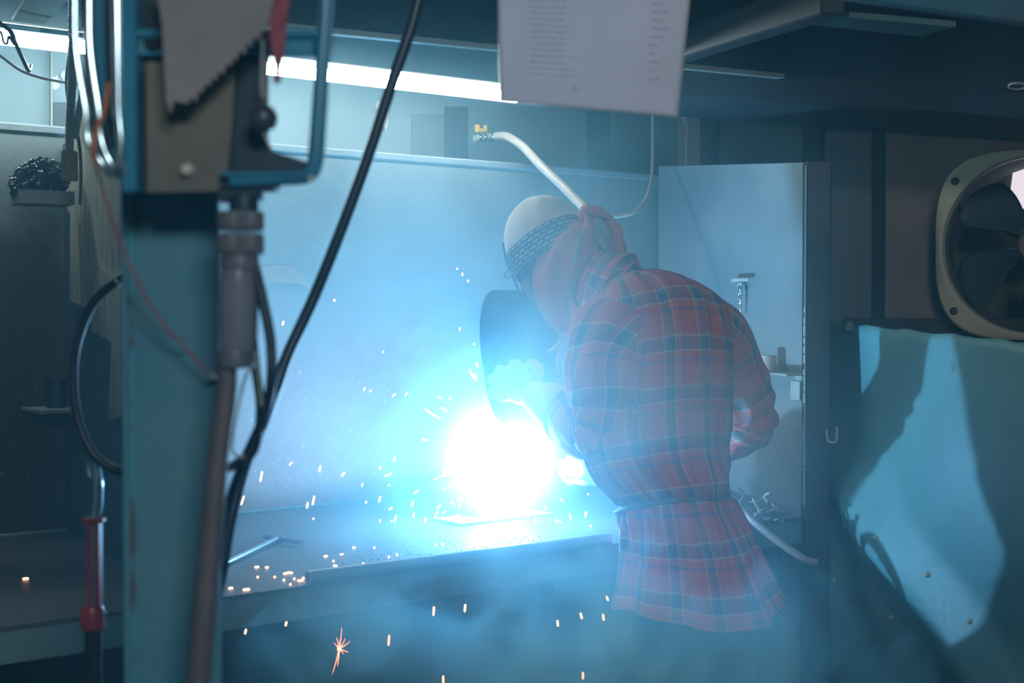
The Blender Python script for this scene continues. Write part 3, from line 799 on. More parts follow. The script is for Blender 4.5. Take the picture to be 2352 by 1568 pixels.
# ------------------------------------------------------------------ painted steel column in the foreground
M['column'] = mat('chipped_teal_paint', (0.13, 0.31, 0.37), (0.08, 0.26, 0.36), 6, 0.38, bump=0.08, bscale=25, spots=(0.13, 0.085, 0.09), spot_scale=7.5, spot_amt=0.66)
M['column_edge'] = mat('worn_teal_edge', (0.10, 0.42, 0.52), (0.16, 0.10, 0.11), 14, 0.4, mixlo=0.5, mixhi=0.62)
CD = 1.62
ca = P(296, 1000, CD); cb = P(498, 1000, CD); cw = cb.x - ca.x
co = thing('steel_column', 'chipped teal painted steel column standing in front of the booth', 'column', Vector(((ca.x + cb.x) / 2, CD + 0.05, 0)))
cc = (ca.x + cb.x) / 2
MB().box((cc, CD + 0.012, 1.165), (cw, 0.016, 2.33), bev=0.003).build('front_flange', M['column'], co)
MB().box((ca.x + 0.035, CD + 0.075, 1.165), (0.05, 0.11, 2.33), bev=0.003).build('web', M['column'], co)
MB().box((ca.x - 0.0045, CD + 0.012, 1.165), (0.009, 0.022, 2.33), bev=0.002).build('flange', M['column'], co)
MB().box((ca.x + 0.0035, CD - 0.0015, 1.165), (0.0042, 0.005, 2.32), bev=0.0012).build('worn_edge', M['column_edge'], co)
MB().lathe(P(487, 864, 1.605), [(0.0001, 0.006), (0.003, 0.005), (0.0042, 0.0), (0.0042, -0.006)], Vector((0, -1, 0)), 12).build('screw_head', M['strip'], co, smooth=True)

# ------------------------------------------------------------------ hanging blue wire feed unit
DF = 1.50
M['blue_metal'] = mat('blue_enamel', (0.05, 0.30, 0.46), (0.04, 0.22, 0.36), 10, 0.28)
M['navy_metal'] = mat('navy_casting', (0.012, 0.045, 0.075), (0.01, 0.03, 0.05), 10, 0.5)  # plain dark navy for body, web, slots and foot block
M['chrome'] = mat('polished_blue_steel', (0.55, 0.68, 0.72), rough=0.16, metal=0.9)
M['cover'] = mat('olive_grey_cover', (0.21, 0.19, 0.14), (0.15, 0.14, 0.12), 8, 0.6)
X_, Y_ = Vector((1, 0, 0)), Vector((0, 1, 0))
fu = thing('wire_feeder', 'blue framed machine hanging in front of the column with a grey cover plate', 'machine', P(420, 435, DF + 0.05))
def pf(px, py, dd=0.0): return P(px, py, DF + dd)
# three polished guard rods that bend in at the foot
for (x0, x1, x2, r, dd) in ((172, 196, 232, 0.0040, 0.0), (205, 226, 252, 0.0048, 0.01), (268, 272, 276, 0.0060, 0.0)):
    MB().tube([pf(x0, -60, dd), pf(x0 + 2, 110, dd), pf(x1, 250, dd), pf(x1 + 6, 320, dd), pf(x2, 372, dd), pf(x2 + 22, 408, dd + 0.004)], r, 14, 6).build('guard_rod', M['chrome'], fu, smooth=True)
# blue back plates between the rods
MB().slab([pf(180, -60, .03), pf(290, -60, .03), pf(300, 432, .03), pf(262, 400, .03), pf(222, 340, .03), pf(196, 230, .03)], Y_ * 0.004).build('side_plate', M['blue_metal'], fu)
MB().slab([pf(184, -60, .026), pf(196, -60, .026), pf(212, 200, .026), pf(226, 330, .026), pf(214, 320, .026), pf(196, 200, .026)], Y_ * -0.002).build('slot', M['navy_metal'], fu)
MB().slab([pf(238, -60, .026), pf(254, -60, .026), pf(262, 220, .026), pf(260, 340, .026), pf(246, 330, .026), pf(244, 190, .026)], Y_ * -0.002).build('slot', M['navy_metal'], fu)
# main upright
MB().box(pf(302, 190, 0.01), (0.017, 0.03, 0.235), bev=0.003).build('upright', M['blue_metal'], fu)
# cross bar with a hole
cbm = MB().box(pf(520, 78, 0.014), (0.19, 0.012, 0.010), bev=0.003)
cbm.box(pf(520, 104, 0.02), (0.19, 0.010, 0.024), bev=0.002)
cbm.build('cross_bar', M['blue_metal'], fu)
MB().lathe(pf(350, 96, 0.012), [(0.0001, 0.0), (0.0095, 0.0), (0.0105, -0.004), (0.0105, -0.008)], -Y_, 20).build('hole', M['black'], fu, smooth=True)
# dark body behind the cover
MB().slab([pf(318, -60, .03), pf(545, -60, .03), pf(600, 60, .03), pf(598, 345, .03), pf(575, 425, .03), pf(318, 440, .03)], Y_ * 0.05).build('body', M['navy_metal'], fu)
MB().slab([pf(598, 140, .02), pf(548, 140, .02), pf(535, 420, .02), pf(700, 402, .02), pf(706, 372, .02), pf(622, 345, .02), pf(600, 300, .02)], Y_ * 0.02).build('web', M['navy_metal'], fu)
# cover plate and bolt
MB().slab([pf(336, 142, .004), pf(540, 142, .004), pf(532, 300, .004), pf(518, 425, .004), pf(508, 438, .004), pf(338, 442, .004)], Y_ * 0.010).build('cover_plate', M['cover'], fu)
MB().lathe(pf(431, 391, 0.004), [(0.0001, 0.011), (0.005, 0.010), (0.0075, 0.006), (0.008, 0.002), (0.008, 0.0)], -Y_, 16).build('bolt', mat('pale_bolt', (0.62, 0.58, 0.48), rough=0.35), fu, smooth=True)
# handle loop at the right
hp = [pf(742, -70), pf(748, 0), pf(738, 150), pf(730, 280), pf(722, 370), pf(706, 402), pf(680, 408), pf(600, 412), pf(530, 416)]
MB().tube(hp, 0.0078, 14, 7, flat=1.0).build('handle', M['blue_metal'], fu, smooth=True)
MB().tube([pf(758, -70, -.004), pf(763, 0, -.004), pf(752, 150, -.004), pf(744, 280, -.004), pf(735, 380, -.004), pf(716, 412, -.004)], 0.0030, 10, 6).build('handle_rib', M['blue_metal'], fu, smooth=True)
MB().box(pf(610, 402, 0.0), (0.095, 0.02, 0.006), bev=0.002).build('foot_rail', M['blue_metal'], fu)
MB().lathe(pf(714, 410, -.008), [(0.0001, 0.004), (0.003, 0.003), (0.004, 0.0)], -Y_, 12).build('screw_head', M['strip'], fu, smooth=True)
# lower foot block
MB().box(pf(575, 431, .015), (0.060, 0.03, 0.008), bev=0.002).box(pf(552, 450, .015), (0.045, 0.028, 0.014), bev=0.002).build('foot_block', M['navy_metal'], fu)

# torn grey cover sheet hanging over the machine
cs = [(352, -70), (372, 60), (382, 232), (392, 262), (400, 232), (432, 238)]
rg_ = random.Random(5)
x, y = 440, 230
while x < 622:
    cs.append((x + rg_.uniform(-2, 2), y + (11 if len(cs) % 2 else -8) * rg_.uniform(0.6, 1.2))); x += 8; y -= 7.8
cs += [(640, 30), (652, -20), (655, -70)]
cd_ = MB().slab([P(px, py, 1.455) for px, py in cs], Y_ * 0.003)
tag(cd_.build('torn_sheet', mat('greasy_grey_card', (0.36, 0.30, 0.31), (0.25, 0.24, 0.21), 7, 0.8)), 'torn grey sheet with a jagged edge hanging over the front of the blue machine', 'sheet')
# black ball on a cord
bl = thing('ball_knob', 'black shiny ball hanging on a cord in the opening of the blue machine', 'knob', P(605, 300, 1.48))
MB().sphere(P(604, 272, 1.48), 0.0152, 28).build('ball', mat('black_glossy_ball', (0.06, 0.07, 0.09), rough=0.28), bl, smooth=True)
MB().lathe(P(604, 240, 1.48), [(0.006, -0.004), (0.004, 0.003), (0.0025, 0.008)], Z, 14).build('collar', M['chrome'], bl, smooth=True)
MB().tube([P(604, 236, 1.48), P(600, 180, 1.48), P(604, 100, 1.475), P(612, -60, 1.47)], 0.0012, 8, 5).build('cord', M['strip'], bl, smooth=True)
# red ribbon and cord
M['red'] = mat('faded_red_cloth', (0.42, 0.10, 0.13), (0.30, 0.07, 0.10), 12, 0.8)
def rib(u, v):
    y = -60 + 250 * v; w = 8 + 12 * math.sin(math.pi * min(1, v * 1.15)) 
    return P(648 - 14 * v + (u - 0.5) * 2 * w + 3 * math.sin(v * 9), y, 1.452 + 0.004 * math.sin(v * 11 + u * 2))
tag(MB().grid(rib, 6, 30).build('red_ribbon', M['red'], smooth=True, thick=0.0008), 'faded red ribbon hanging from the top of the blue machine', 'ribbon')
tag(MB().tube([P(655, -60, 1.47), P(622, 120, 1.47), P(612, 190, 1.472), P(608, 235, 1.474)], 0.0009, 8, 6).build('red_string', M['red'], smooth=True), 'thin red cord running down to the black ball', 'cord')

# ------------------------------------------------------------------ gas hose with filter below the machine
DH = 1.50
M['grey_plastic'] = mat('grey_plastic', (0.15, 0.16, 0.19), (0.12, 0.13, 0.16), 12, 0.42)
M['clear_tube'] = mat('smoky_clear_tube', (0.22, 0.23, 0.28), (0.17, 0.18, 0.22), 9, 0.2)
M['hose'] = mat('grey_brown_hose', (0.17, 0.14, 0.15), (0.12, 0.10, 0.12), 20, 0.5)
M['rubber'] = mat('black_rubber', (0.016, 0.026, 0.045), rough=0.36)
gh = thing('filter_hose', 'grey hose with a ribbed coupling and clear filter tube hanging beside the column', 'hose', P(552, 850, DH + 0.02))
hd2 = DH + 0.005
c0 = P(553, 520, hd2)
def rib_ring(cpx, y0, y1, rr, nrib=28, amp=0.0006):
    m = MB(); a0 = P(cpx, y0, hd2); a1 = P(cpx, y1, hd2)
    def fn(u, v):
        th = 2 * math.pi * u
        e = min(v, 1 - v); rr2 = (rr + amp * math.sin(nrib * th)) * (1 - 0.06 * math.exp(-e * 14))
        c = a0.lerp(a1, v)
        return c + X_ * math.cos(th) * rr2 + Y_ * math.sin(th) * rr2
    m.grid(fn, 112, 8, True)
    n = 112
    m.f.append(tuple(range(n))); m.f.append(tuple(range(n * 8, n * 9))[::-1])
    return m
rib_ring(560, 448, 488, 0.0155, 8, 0).build('neck', M['navy_metal'], gh, smooth=True)
rib_ring(553, 486, 530, 0.0240).build('lock_ring', M['grey_plastic'], gh, smooth=True)
rib_ring(552, 536, 584, 0.0245).build('lock_ring', M['grey_plastic'], gh, smooth=True)
rib_ring(550, 584, 620, 0.0205, 8, 0).build('collar', M['grey_plastic'], gh, smooth=True)
rib_ring(546, 618, 805, 0.0195, 8, 0).build('filter_tube', M['clear_tube'], gh, smooth=True)
rib_ring(540, 803, 845, 0.0190, 8, 0).build('collar', M['grey_plastic'], gh, smooth=True)
MB().tube([P(521, 840, hd2), P(520, 900, hd2), P(500, 1060, hd2), P(484, 1250, hd2), P(466, 1440, hd2), P(452, 1620, hd2)], [0.0105, 0.0105, 0.011, 0.012, 0.0125, 0.013], 18, 6).build('hose_length', M['hose'], gh, smooth=True)
MB().tube([P(585, 618, DH), P(590, 700, DH), P(586, 805, DH)], 0.0016, 8, 5).build('side_wire', M['rubber'], gh, smooth=True)

# ------------------------------------------------------------------ cables
def cable(name, pts, r, label, m='rubber', sub=8, cat='cable', n=14):
    o = MB().tube([P(*p) for p in pts], r, n, sub).build(name, M[m], smooth=True)
    return tag(o, label, cat)
cable('thick_cable', [(975, -60, 1.95), (945, 60, 1.95), (902, 185, 1.95), (850, 345, 1.95), (790, 510, 1.95), (722, 680, 1.95), (660, 815, 1.94), (634, 890, 1.93), (606, 965, 1.90), (565, 1060, 1.88), (530, 1190, 1.86), (508, 1320, 1.86), (480, 1450, 1.86), (460, 1620, 1.86)], 0.0080, 'thick black cable hanging across the booth front, lit along its edge')
cable('black_cable', [(582, 600, 1.60), (606, 700, 1.60), (622, 790, 1.60), (622, 880, 1.60), (604, 960, 1.62), (560, 1060, 1.66), (525, 1160, 1.72), (500, 1290, 1.78)], 0.0060, 'black cable curving down from the coupling of the grey hose')
cable('black_cable', [(578, 760, 1.62), (588, 850, 1.62), (598, 940, 1.63), (585, 1030, 1.64), (550, 1060, 1.645), (524, 1075, 1.65)], 0.0055, 'short black cable looping in beside the clear filter tube')
cable('thin_wire', [(582, 770, 1.58), (592, 845, 1.58), (598, 900, 1.58), (601, 932, 1.58)], 0.0012, 'thin pale wire hanging between the black cables', 'strip')
cable('thin_wire', [(590, 832, 1.57), (580, 842, 1.57), (562, 870, 1.57), (548, 930, 1.58), (534, 1010, 1.59), (536, 1040, 1.59), (560, 1050, 1.6)], 0.0016, 'thin wire curling round under the filter tube', 'strip')
cable('hose_loop', [(300, 628, 2.02), (270, 644, 2.02), (215, 695, 2.02), (180, 775, 2.02), (168, 860, 2.02), (176, 950, 2.02), (206, 1030, 2.02), (250, 1072, 2.02), (300, 1090, 2.02)], 0.0066, 'black hose bulging out in a loop at the left of the column')
cable('red_wire', [(208, 350, 1.52), (226, 400, 1.53), (262, 520, 1.55), (300, 610, 1.56), (345, 700, 1.57), (400, 770, 1.575), (450, 825, 1.58), (482, 862, 1.585)], 0.0014, 'thin red wire crossing the front of the column to a screw', 'red', n=8)
cable('copper_wire', [(250, 190, 1.47), (240, 250, 1.47), (222, 300, 1.47), (214, 345, 1.47), (222, 380, 1.48)], 0.0022, 'bare copper coloured wire hanging among the polished rods', 'scarf', n=8)
cable('brown_wire', [(230, 610, 1.9), (262, 640, 1.75), (300, 690, 1.60), (345, 735, 1.575), (400, 775, 1.575), (440, 778, 1.58)], 0.0010, 'thin brown wire lying across the column under the red wire', 'hose', n=8)

# ------------------------------------------------------------------ hanging paper in a plastic sleeve
PD = 1.95
pp = [P(1144, -90, PD), P(1592, -90, PD + 0.02), P(1555, 268, PD + 0.02), P(1150, 233, PD)]
pap = thing('hanging_sheet', 'worn printed sheet in a plastic sleeve hanging above the welder', 'paper', pp[3])
def pq(u, v, off=0.0):
    a = pp[0].lerp(pp[1], u); b = pp[3].lerp(pp[2], u)
    q = a.lerp(b, v)
    q += Y_ * (0.006 * math.sin(v * 4 + 1) * math.sin(u * 3.1) + 0.0015 * noise.noise(Vector((u * 8, v * 8, 0))) + off)
    return q
def papermat():
    m = mat('stained_paper', (0.88, 0.84, 0.92), (0.78, 0.74, 0.80), 3.5, 0.5, spots=(0.50, 0.43, 0.38), spot_scale=16, spot_amt=0.73)
    nt = m.node_tree; L = nt.links; b = nt.nodes['Principled BSDF']; out = nt.nodes['Material Output']
    t = nd(nt, 'ShaderNodeBsdfTranslucent'); L.new(b.inputs['Base Color'].links[0].from_socket, t.inputs[0])
    mx = nd(nt, 'ShaderNodeMixShader'); mx.inputs[0].default_value = 0.5
    L.new(b.outputs[0], mx.inputs[1]); L.new(t.outputs[0], mx.inputs[2]); L.new(mx.outputs[0], out.inputs['Surface'])
    return m
MB().grid(lambda u, v: pq(u, v), 40, 40, uvfn=lambda u, v: (u, v)).build('paper', papermat(), pap, smooth=True, thick=0.0006)
rp_ = random.Random(11)
ln = MB()
for k in range(17):
    v = 0.10 + k * 0.043
    u = 0.15 + rp_.random() * 0.02
    end = rp_.uniform(0.34, 0.42) if k > 2 else 0.45
    while u < end:
        w = rp_.uniform(0.006, 0.022)
        hgt = 0.0075
        for g in range(max(1, int(w / 0.006))):
            uu = u + g * 0.0065
            ln.add([pq(uu, v, -0.0012), pq(uu + 0.0045, v, -0.0012), pq(uu + 0.0045, v + hgt, -0.0012), pq(uu, v + hgt, -0.0012)], [(0, 1, 2, 3)])
        u += w + 0.008
for k in range(11):
    v = 0.22 + k * 0.055
    u = 0.80 + rp_.random() * 0.02
    for g in range(rp_.randint(4, 11)):
        uu = u + g * 0.009
        ln.add([pq(uu, v, -0.0012), pq(uu + 0.006, v, -0.0012), pq(uu + 0.006, v + 0.006, -0.0012), pq(uu, v + 0.006, -0.0012)], [(0, 1, 2, 3)])
tag(ln.build('faded_print', mat('faded_ink', (0.16, 0.18, 0.25)), pap), kind='stuff')
M['plastic'] = mat('milky_plastic_edge', (0.66, 0.66, 0.56), rough=0.25)
for (u0, v0, u1, v1) in ((0, 0, 0, 1), (1, 0, 1, 1), (0, 1, 1, 1)):
    MB().tube([pq(u0 + (u1 - u0) * i / 12, v0 + (v1 - v0) * i / 12) for i in range(13)], 0.0030 if v0 == 0 else 0.0016, 8, 1, flat=0.5).build('sleeve_edge', M['plastic'], pap, smooth=True)
# ------------------------------------------------------------------ extractor fan at the right
FC = P(2374, 562, 4.27)
fw = WD.copy(); fn_ = WN.copy()
fan = thing('extractor_fan', 'round wall extractor fan with dark blades and a worn cream shroud above the rusty ledge', 'fan', FC)
def fpt(r, a, o=0.0): return FC + fw * (r * math.cos(a)) + Z * (r * math.sin(a)) + fn_ * o
RI = 0.264
def shroud(u, v):
    a = 2 * math.pi * u
    e = 3.4
    ro = 0.286 / ((abs(math.cos(a)) ** e + abs(math.sin(a)) ** e) ** (1 / e))
    ro = min(ro, 0.340)
    prof = [(RI, -0.035), (RI, 0.0), (RI + 0.003, 0.010), (RI + 0.008, 0.012), (ro - 0.006, 0.010), (ro, 0.004), (ro, -0.02)]
    x = v * (len(prof) - 1); i = min(int(x), len(prof) - 2); t = x - i
    return fpt(prof[i][0] + (prof[i + 1][0] - prof[i][0]) * t, a, prof[i][1] + (prof[i + 1][1] - prof[i][1]) * t)
M['cream'] = mat('worn_cream_enamel', (0.80, 0.78, 0.58), (0.60, 0.56, 0.42), 5, 0.45, spots=(0.10, 0.08, 0.09), spot_scale=16, spot_amt=0.72, bump=0.1)
MB().grid(shroud, 96, 6, True).build('shroud', M['cream'], fan, smooth=True)
M['blade'] = mat('dark_fan_blade', (0.055, 0.09, 0.12), (0.035, 0.05, 0.07), 6, 0.4)
for k in range(5):
    a0 = math.radians(128 + 72 * k)
    def bl_(u, v):
        r = 0.05 + 0.20 * v
        wdt = (0.30 + 0.55 * math.sin(math.pi * min(1, v * 0.62 + 0.12))) 
        if v > 0.8: wdt *= math.sqrt(max(0.02, 1 - ((v - 0.8) / 0.2) ** 2 * 0.9))
        a = a0 + (u - 0.5) * wdt + 0.25 * v
        return fpt(r, a, -0.055 + (u - 0.5) * 0.07 * (1 - 0.3 * v))
    MB().grid(bl_, 12, 16).build('blade', M['blade'], fan, smooth=True, thick=0.003, sharp=False)
MB().lathe(FC - fn_ * 0.09, [(0.052, 0.0), (0.056, 0.02), (0.055, 0.05), (0.045, 0.066), (0.0001, 0.072)], fn_, 28).build('hub', M['brown_wall'], fan, smooth=True)
for a in (152, 28, -38, -142):
    a = math.radians(a)
    p0, p1 = fpt(0.04, a, -0.11), fpt(RI, a, -0.09)
    MB().tube([p0, p1], 0.008, 8, 2).build('strut', M['blade'], fan, smooth=True)
for a in (139, 41, -41, -139):
    MB().lathe(fpt(0.303, math.radians(a), 0.008), [(0.013, 0), (0.012, 0.006), (0.006, 0.010), (0.0001, 0.011)], fn_, 12).build('bolt', mat('dark_bolt', (0.07, 0.05, 0.07), rough=0.6), fan, smooth=True)
def wplate(u, v):
    a = 2 * math.pi * u
    ro = 0.46 / max(abs(math.cos(a)), abs(math.sin(a)))
    r = 0.275 + (ro - 0.275) * min(1, v * 1.0)
    return fpt(r, a, -0.09)
struct('wall_panel', MB().grid(wplate, 96, 1, True), M['brown_wall'], thick=0.006)
# bright opening to the outside behind the fan, and the duct round it
op = MB().slab([fpt(0.0, 0, -0.30) + fw * x + Z * z for x, z in ((-0.115, 0.13), (0.26, 0.13), (0.26, 0.30), (-0.095, 0.30))], fn_ * -0.01)
tag(op.build('window_1', emat('daylight_opening', (0.86, 0.86, 1.0), 1.0)), kind='structure')
dk = MB()
dk.grid(lambda u, v: fpt(RI + 0.001, 2 * math.pi * u, -0.035 - 0.285 * v), 48, 2, True)
dk.slab([fpt(0, 0, -0.33) + fw * x + Z * z for x, z in ((-0.32, -0.32), (0.32, -0.32), (0.32, 0.32), (-0.32, 0.32))], fn_ * -0.01)
struct('wall_duct', dk, mat('duct', (0.14, 0.115, 0.105), (0.10, 0.085, 0.08), 4, 0.8))

# pull ring and cord hanging from the hood
rg2 = thing('pull_ring', 'small pale ring hanging in front of the black hood', 'ring', P(2336, 196, 3.6))
MB().tube([P(2337 + 20 * math.cos(a), 197 + 7 * math.sin(a), 3.6 + 0.02 * math.sin(a)) for a in [i * math.pi / 12 for i in range(25)]], 0.0034, 8, 1, cap=False).build('ring', mat('pale_pink_metal', (0.5, 0.40, 0.40), rough=0.4), rg2, smooth=True)
MB().tube([P(2337, 190, 3.61), Vector((P(2337, 190, 3.61).x, P(2337, 190, 3.61).y, 2.33))], 0.0015, 6, 2).build('cord', M['black'], rg2, smooth=True)
# metal bar leaning on the ledge
tag(MB().tube([P(1976, 726, 4.40), P(1973, 662, 4.42)], 0.003, 8, 2).build('thin_rod', mat('brass_rod', (0.45, 0.36, 0.20), rough=0.3, metal=0.6), smooth=True), 'thin brass rod standing on the ledge beside the dark post', 'rod')

# ------------------------------------------------------------------ roof members seen above
ba = P(1560, 128, 3.42); bb = P(1915, 15, 2.6)
bdv = (bb - ba).normalized(); bs = bdv.cross(Z).normalized(); bu = bs.cross(bdv).normalized()
M['roof_beam'] = mat('grey_roof_beam', (0.055, 0.065, 0.065), (0.03, 0.04, 0.045), 6, 0.55)
struct('roof_beam', MB().box((ba + bb) / 2 + Z * 0.02, ((bb - ba).length, 0.05, 0.07), (bdv, bs, bu), 0.004), M['roof_beam'])
struct('roof_beam', MB().slab([P(1870, 58, 3.1), P(2112, 84, 3.1), P(2195, 62, 2.9), P(1950, 40, 2.9)], Z * 0.012), mat('green_roof_patch', (0.08, 0.22, 0.20), (0.06, 0.16, 0.15), 4, 0.6))
tb0 = P(1900, -22, 2.3); tb1 = P(2560, 70, 2.1)
tdv = (tb1 - tb0).normalized()
struct('roof_beam', MB().box((tb0 + tb1) / 2 + Z * 0.02, ((tb1 - tb0).length, 0.03, 0.06), (tdv, tdv.cross(Z).normalized(), tdv.cross(Z).normalized().cross(tdv)), 0.003), mat('teal_beam', (0.06, 0.22, 0.30), (0.07, 0.12, 0.15), 8, 0.4))
# pale translucent sheet and its batten at the top left
struct('roof_sheet', MB().slab([P(28, 48, 3.0), P(102, 57, 3.0), P(175, -20, 2.7), P(70, -20, 2.7)], Z * 0.008), mat('cream_sheet', (0.62, 0.60, 0.48), (0.50, 0.48, 0.38), 4, 0.6, bump=0.2))
struct('roof_beam', MB().box((P(-60, 52, 3.1) + P(190, 84, 3.4)) / 2, (0.5, 0.03, 0.012), AX, 0.002), M['grey_board'])
struct('roof_beam', MB().box((P(18, 58, 3.2) + P(75, 68, 3.25)) / 2, (0.09, 0.012, 0.008), AX, 0.002), M['strip'])

# ------------------------------------------------------------------ things on and over the back wall
tbk = 3.78
def wallrect(name, px0, px1, py0, py1, m, th=0.006, t=tbk):
    a = BP(px0, py1, t); b = BP(px1, py1, t); c = BP(px1, py0, t); d = BP(px0, py0, t)
    return struct(name, MB().slab([a, b, c, d], -N * th), m)
M['board_a'] = mat('blue_grey_board', (0.30, 0.37, 0.39), (0.25, 0.31, 0.33), 3, 0.75)
M['board_b'] = mat('dark_gap_board', (0.16, 0.20, 0.23), (0.12, 0.16, 0.19), 3, 0.8)
wallrect('wall_panel', 944, 1018, 262, 400, M['board_a']); wallrect('wall_panel', 1020, 1074, 245, 402, M['board_b'], 0.004)
wallrect('wall_panel', 1346, 1402, 255, 420, M['board_b'], 0.004); wallrect('wall_panel', 1404, 1500, 262, 420, M['board_a'])
wallrect('trim_8', 1598, 1606, 240, 400, M['strip'], 0.02, 3.78)
wallrect('wall_panel', 118, 210, 235, 330, M['board_b'], 0.004, 3.78)
wallrect('trim_9', 113, 117, 120, 330, M['strip'], 0.012, 3.77)
# torn remains of posters
def torn(px, py, w, h, seed, label):
    r = random.Random(seed); pts = []
    for i in range(18):
        a = 2 * math.pi * i / 18
        k = 0.55 + 0.45 * r.random()
        pts.append(BP(px + w * k * math.cos(a), py + h * k * math.sin(a), 3.775))
    return tag(MB().slab(pts, -N * 0.0015).build('paper_scrap', mat('torn_white_paper', (0.80, 0.84, 0.82), rough=0.7)), label, 'paper', 'paper scraps stuck on the back wall')
torn(127, 190, 11, 22, 1, 'torn white paper scrap stuck to the wall under the tube at far left'); torn(146, 172, 9, 12, 2, 'small torn paper scrap beside the corrugated conduit')
torn(884, 270, 10, 36, 3, 'tall torn paper scrap on the wall beside the thick cable'); torn(868, 240, 6, 12, 4, 'small torn paper scrap above the tall one beside the thick cable')
# peeling tape on the booth panel
r = random.Random(3); pts = [(598, 612), (640, 606), (672, 610), (700, 640), (716, 655), (712, 668), (690, 650), (668, 652), (640, 650), (600, 654)]
tag(MB().slab([BP(x, y, 3.398) for x, y in pts], -N * 0.001).build('tape_patch', mat('old_brown_tape', (0.32, 0.29, 0.25), (0.22, 0.21, 0.20), 40, 0.4)), 'peeling strip of old brown tape on the back panel', 'tape')

# yellow valve and pale suction hose behind the head
vl = thing('gas_valve', 'small yellow valve on the wall where the pale hose starts', 'valve', BP(1104, 310, 3.60))
M['yellow'] = mat('yellow_paint', (0.85, 0.55, 0.10), (0.7, 0.42, 0.08), 20, 0.5)
v0 = BP(1096, 295, 3.55)
MB().box(v0, (0.014, 0.014, 0.024), AX, 0.002).build('handle', M['yellow'], vl)
MB().box(BP(1107, 299, 3.55), (0.030, 0.012, 0.012), AX, 0.002).box(BP(1115, 294, 3.55), (0.010, 0.012, 0.018), AX, 0.002).build('handle_bar', M['yellow'], vl)
MB().tube([BP(1090, 318, 3.55), BP(1118, 314, 3.55), BP(1148, 312, 3.55)], 0.010, 12, 3).build('body', M['strip'], vl, smooth=True)
MB().tube([BP(1104, 304, 3.55), BP(1104, 316, 3.55), BP(1104, 316, 3.79)], 0.006, 10, 1).build('stem', M['strip'], vl, smooth=True)
for x in (1100, 1112, 1128):
    MB().lathe(BP(x, 316, 3.55) - U * 0.004, [(0.013, 0), (0.0145, 0.002), (0.0145, 0.007), (0.013, 0.009)], U, 16).build('clamp', M['chrome'], vl, smooth=True)
M['pale_hose'] = mat('pale_cream_hose', (0.66, 0.60, 0.52), (0.54, 0.50, 0.45), 20, 0.35)
cable('pale_hose', [(1140, 313, 4.40), (1165, 314, 4.36), (1200, 336, 4.30), (1240, 378, 4.22), (1290, 425, 4.15), (1330, 465, 4.08), (1360, 492, 4.02), (1400, 500, 4.02)], 0.0135, 'pale cream hose sagging from the yellow valve to behind the scarf knot', 'pale_hose', cat='hose')
cable('pale_cable', [(1385, 494, 4.10), (1420, 496, 4.15), (1458, 486, 4.2), (1484, 455, 4.3), (1497, 410, 4.4), (1500, 350, 4.5), (1500, 250, 4.6), (1500, 130, 4.65), (1500, 60, 4.66)], 0.0062, 'pale cord rising in a curve from behind the knot to the roof', 'pale_hose', cat='cord')
cable('white_cable', [(-60, 95, 3.05), (0, 128, 3.05), (50, 163, 3.08), (110, 182, 3.10), (200, 197, 3.15), (330, 215, 3.2), (480, 190, 3.3)], 0.0030, 'thin white cable sagging across the wall at the far left', 'pale_hose')
cable('dark_cord', [(-20, 42, 3.0), (18, 66, 3.0), (36, 100, 3.0), (52, 135, 3.02), (66, 162, 3.05), (70, 150, 3.1)], 0.0045, 'dark cord dropping in front of the tube lamp at far left', 'rubber')
cable('dark_cord', [(-30, 60, 3.0), (0, 72, 3.0), (8, 96, 3.0), (16, 100, 3.0), (20, 84, 3.0), (28, 96, 3.0), (34, 102, 3.0), (30, 76, 3.0), (0, 50, 3.0)], 0.0028, 'curled dark cord end in front of the tube lamp', 'rubber')

# flexible conduit with a wooden block at its end
cd2 = thing('conduit', 'ribbed flexible conduit hanging down the wall with a wooden block at its end', 'conduit', P(163, 415, 2.95))
def corr(pts, r, pitch=0.0048):
    pth = catmull([P(*p) for p in pts], 30); L_ = sum((pth[i + 1] - pth[i]).length for i in range(len(pth) - 1))
    nst = int(L_ / pitch * 5); out = []; acc = 0; j = 0
    for i in range(nst + 1):
        s_ = L_ * i / nst
        while j < len(pth) - 2 and acc + (pth[j + 1] - pth[j]).length < s_: acc += (pth[j + 1] - pth[j]).length; j += 1
        sl = (pth[j + 1] - pth[j]).length
        out.append(pth[j].lerp(pth[j + 1], min(1, (s_ - acc) / sl)))
    rad = [r * (1 + 0.16 * math.cos(2 * math.pi * i / 5)) for i in range(len(out))]
    m = MB(); k = 12
    # direct rings so that every ring keeps its own radius
    for i, p in enumerate(out):
        t = (out[min(i + 1, len(out) - 1)] - out[max(i - 1, 0)]).normalized(); a = t.cross(Y_).normalized(); b = t.cross(a)
        m.v += [p + a * (rad[i] * math.cos(2 * math.pi * q / k)) + b * (rad[i] * math.sin(2 * math.pi * q / k)) for q in range(k)]
    m.f = [(i * k + q, i * k + (q + 1) % k, (i + 1) * k + (q + 1) % k, (i + 1) * k + q) for i in range(len(out) - 1) for q in range(k)]
    return m
M['conduit'] = mat('dusty_conduit', (0.30, 0.33, 0.33), (0.20, 0.23, 0.25), 20, 0.45)
corr([(168, -20, 2.95), (167, 110, 2.95), (165, 200, 2.95), (161, 270, 2.95), (159, 345, 2.95)], 0.0092).build('flexible_pipe', M['conduit'], cd2, smooth=True)
corr([(192, 190, 2.96), (184, 240, 2.96), (176, 290, 2.96), (172, 318, 2.96)], 0.0075).build('flexible_pipe', M['conduit'], cd2, smooth=True)
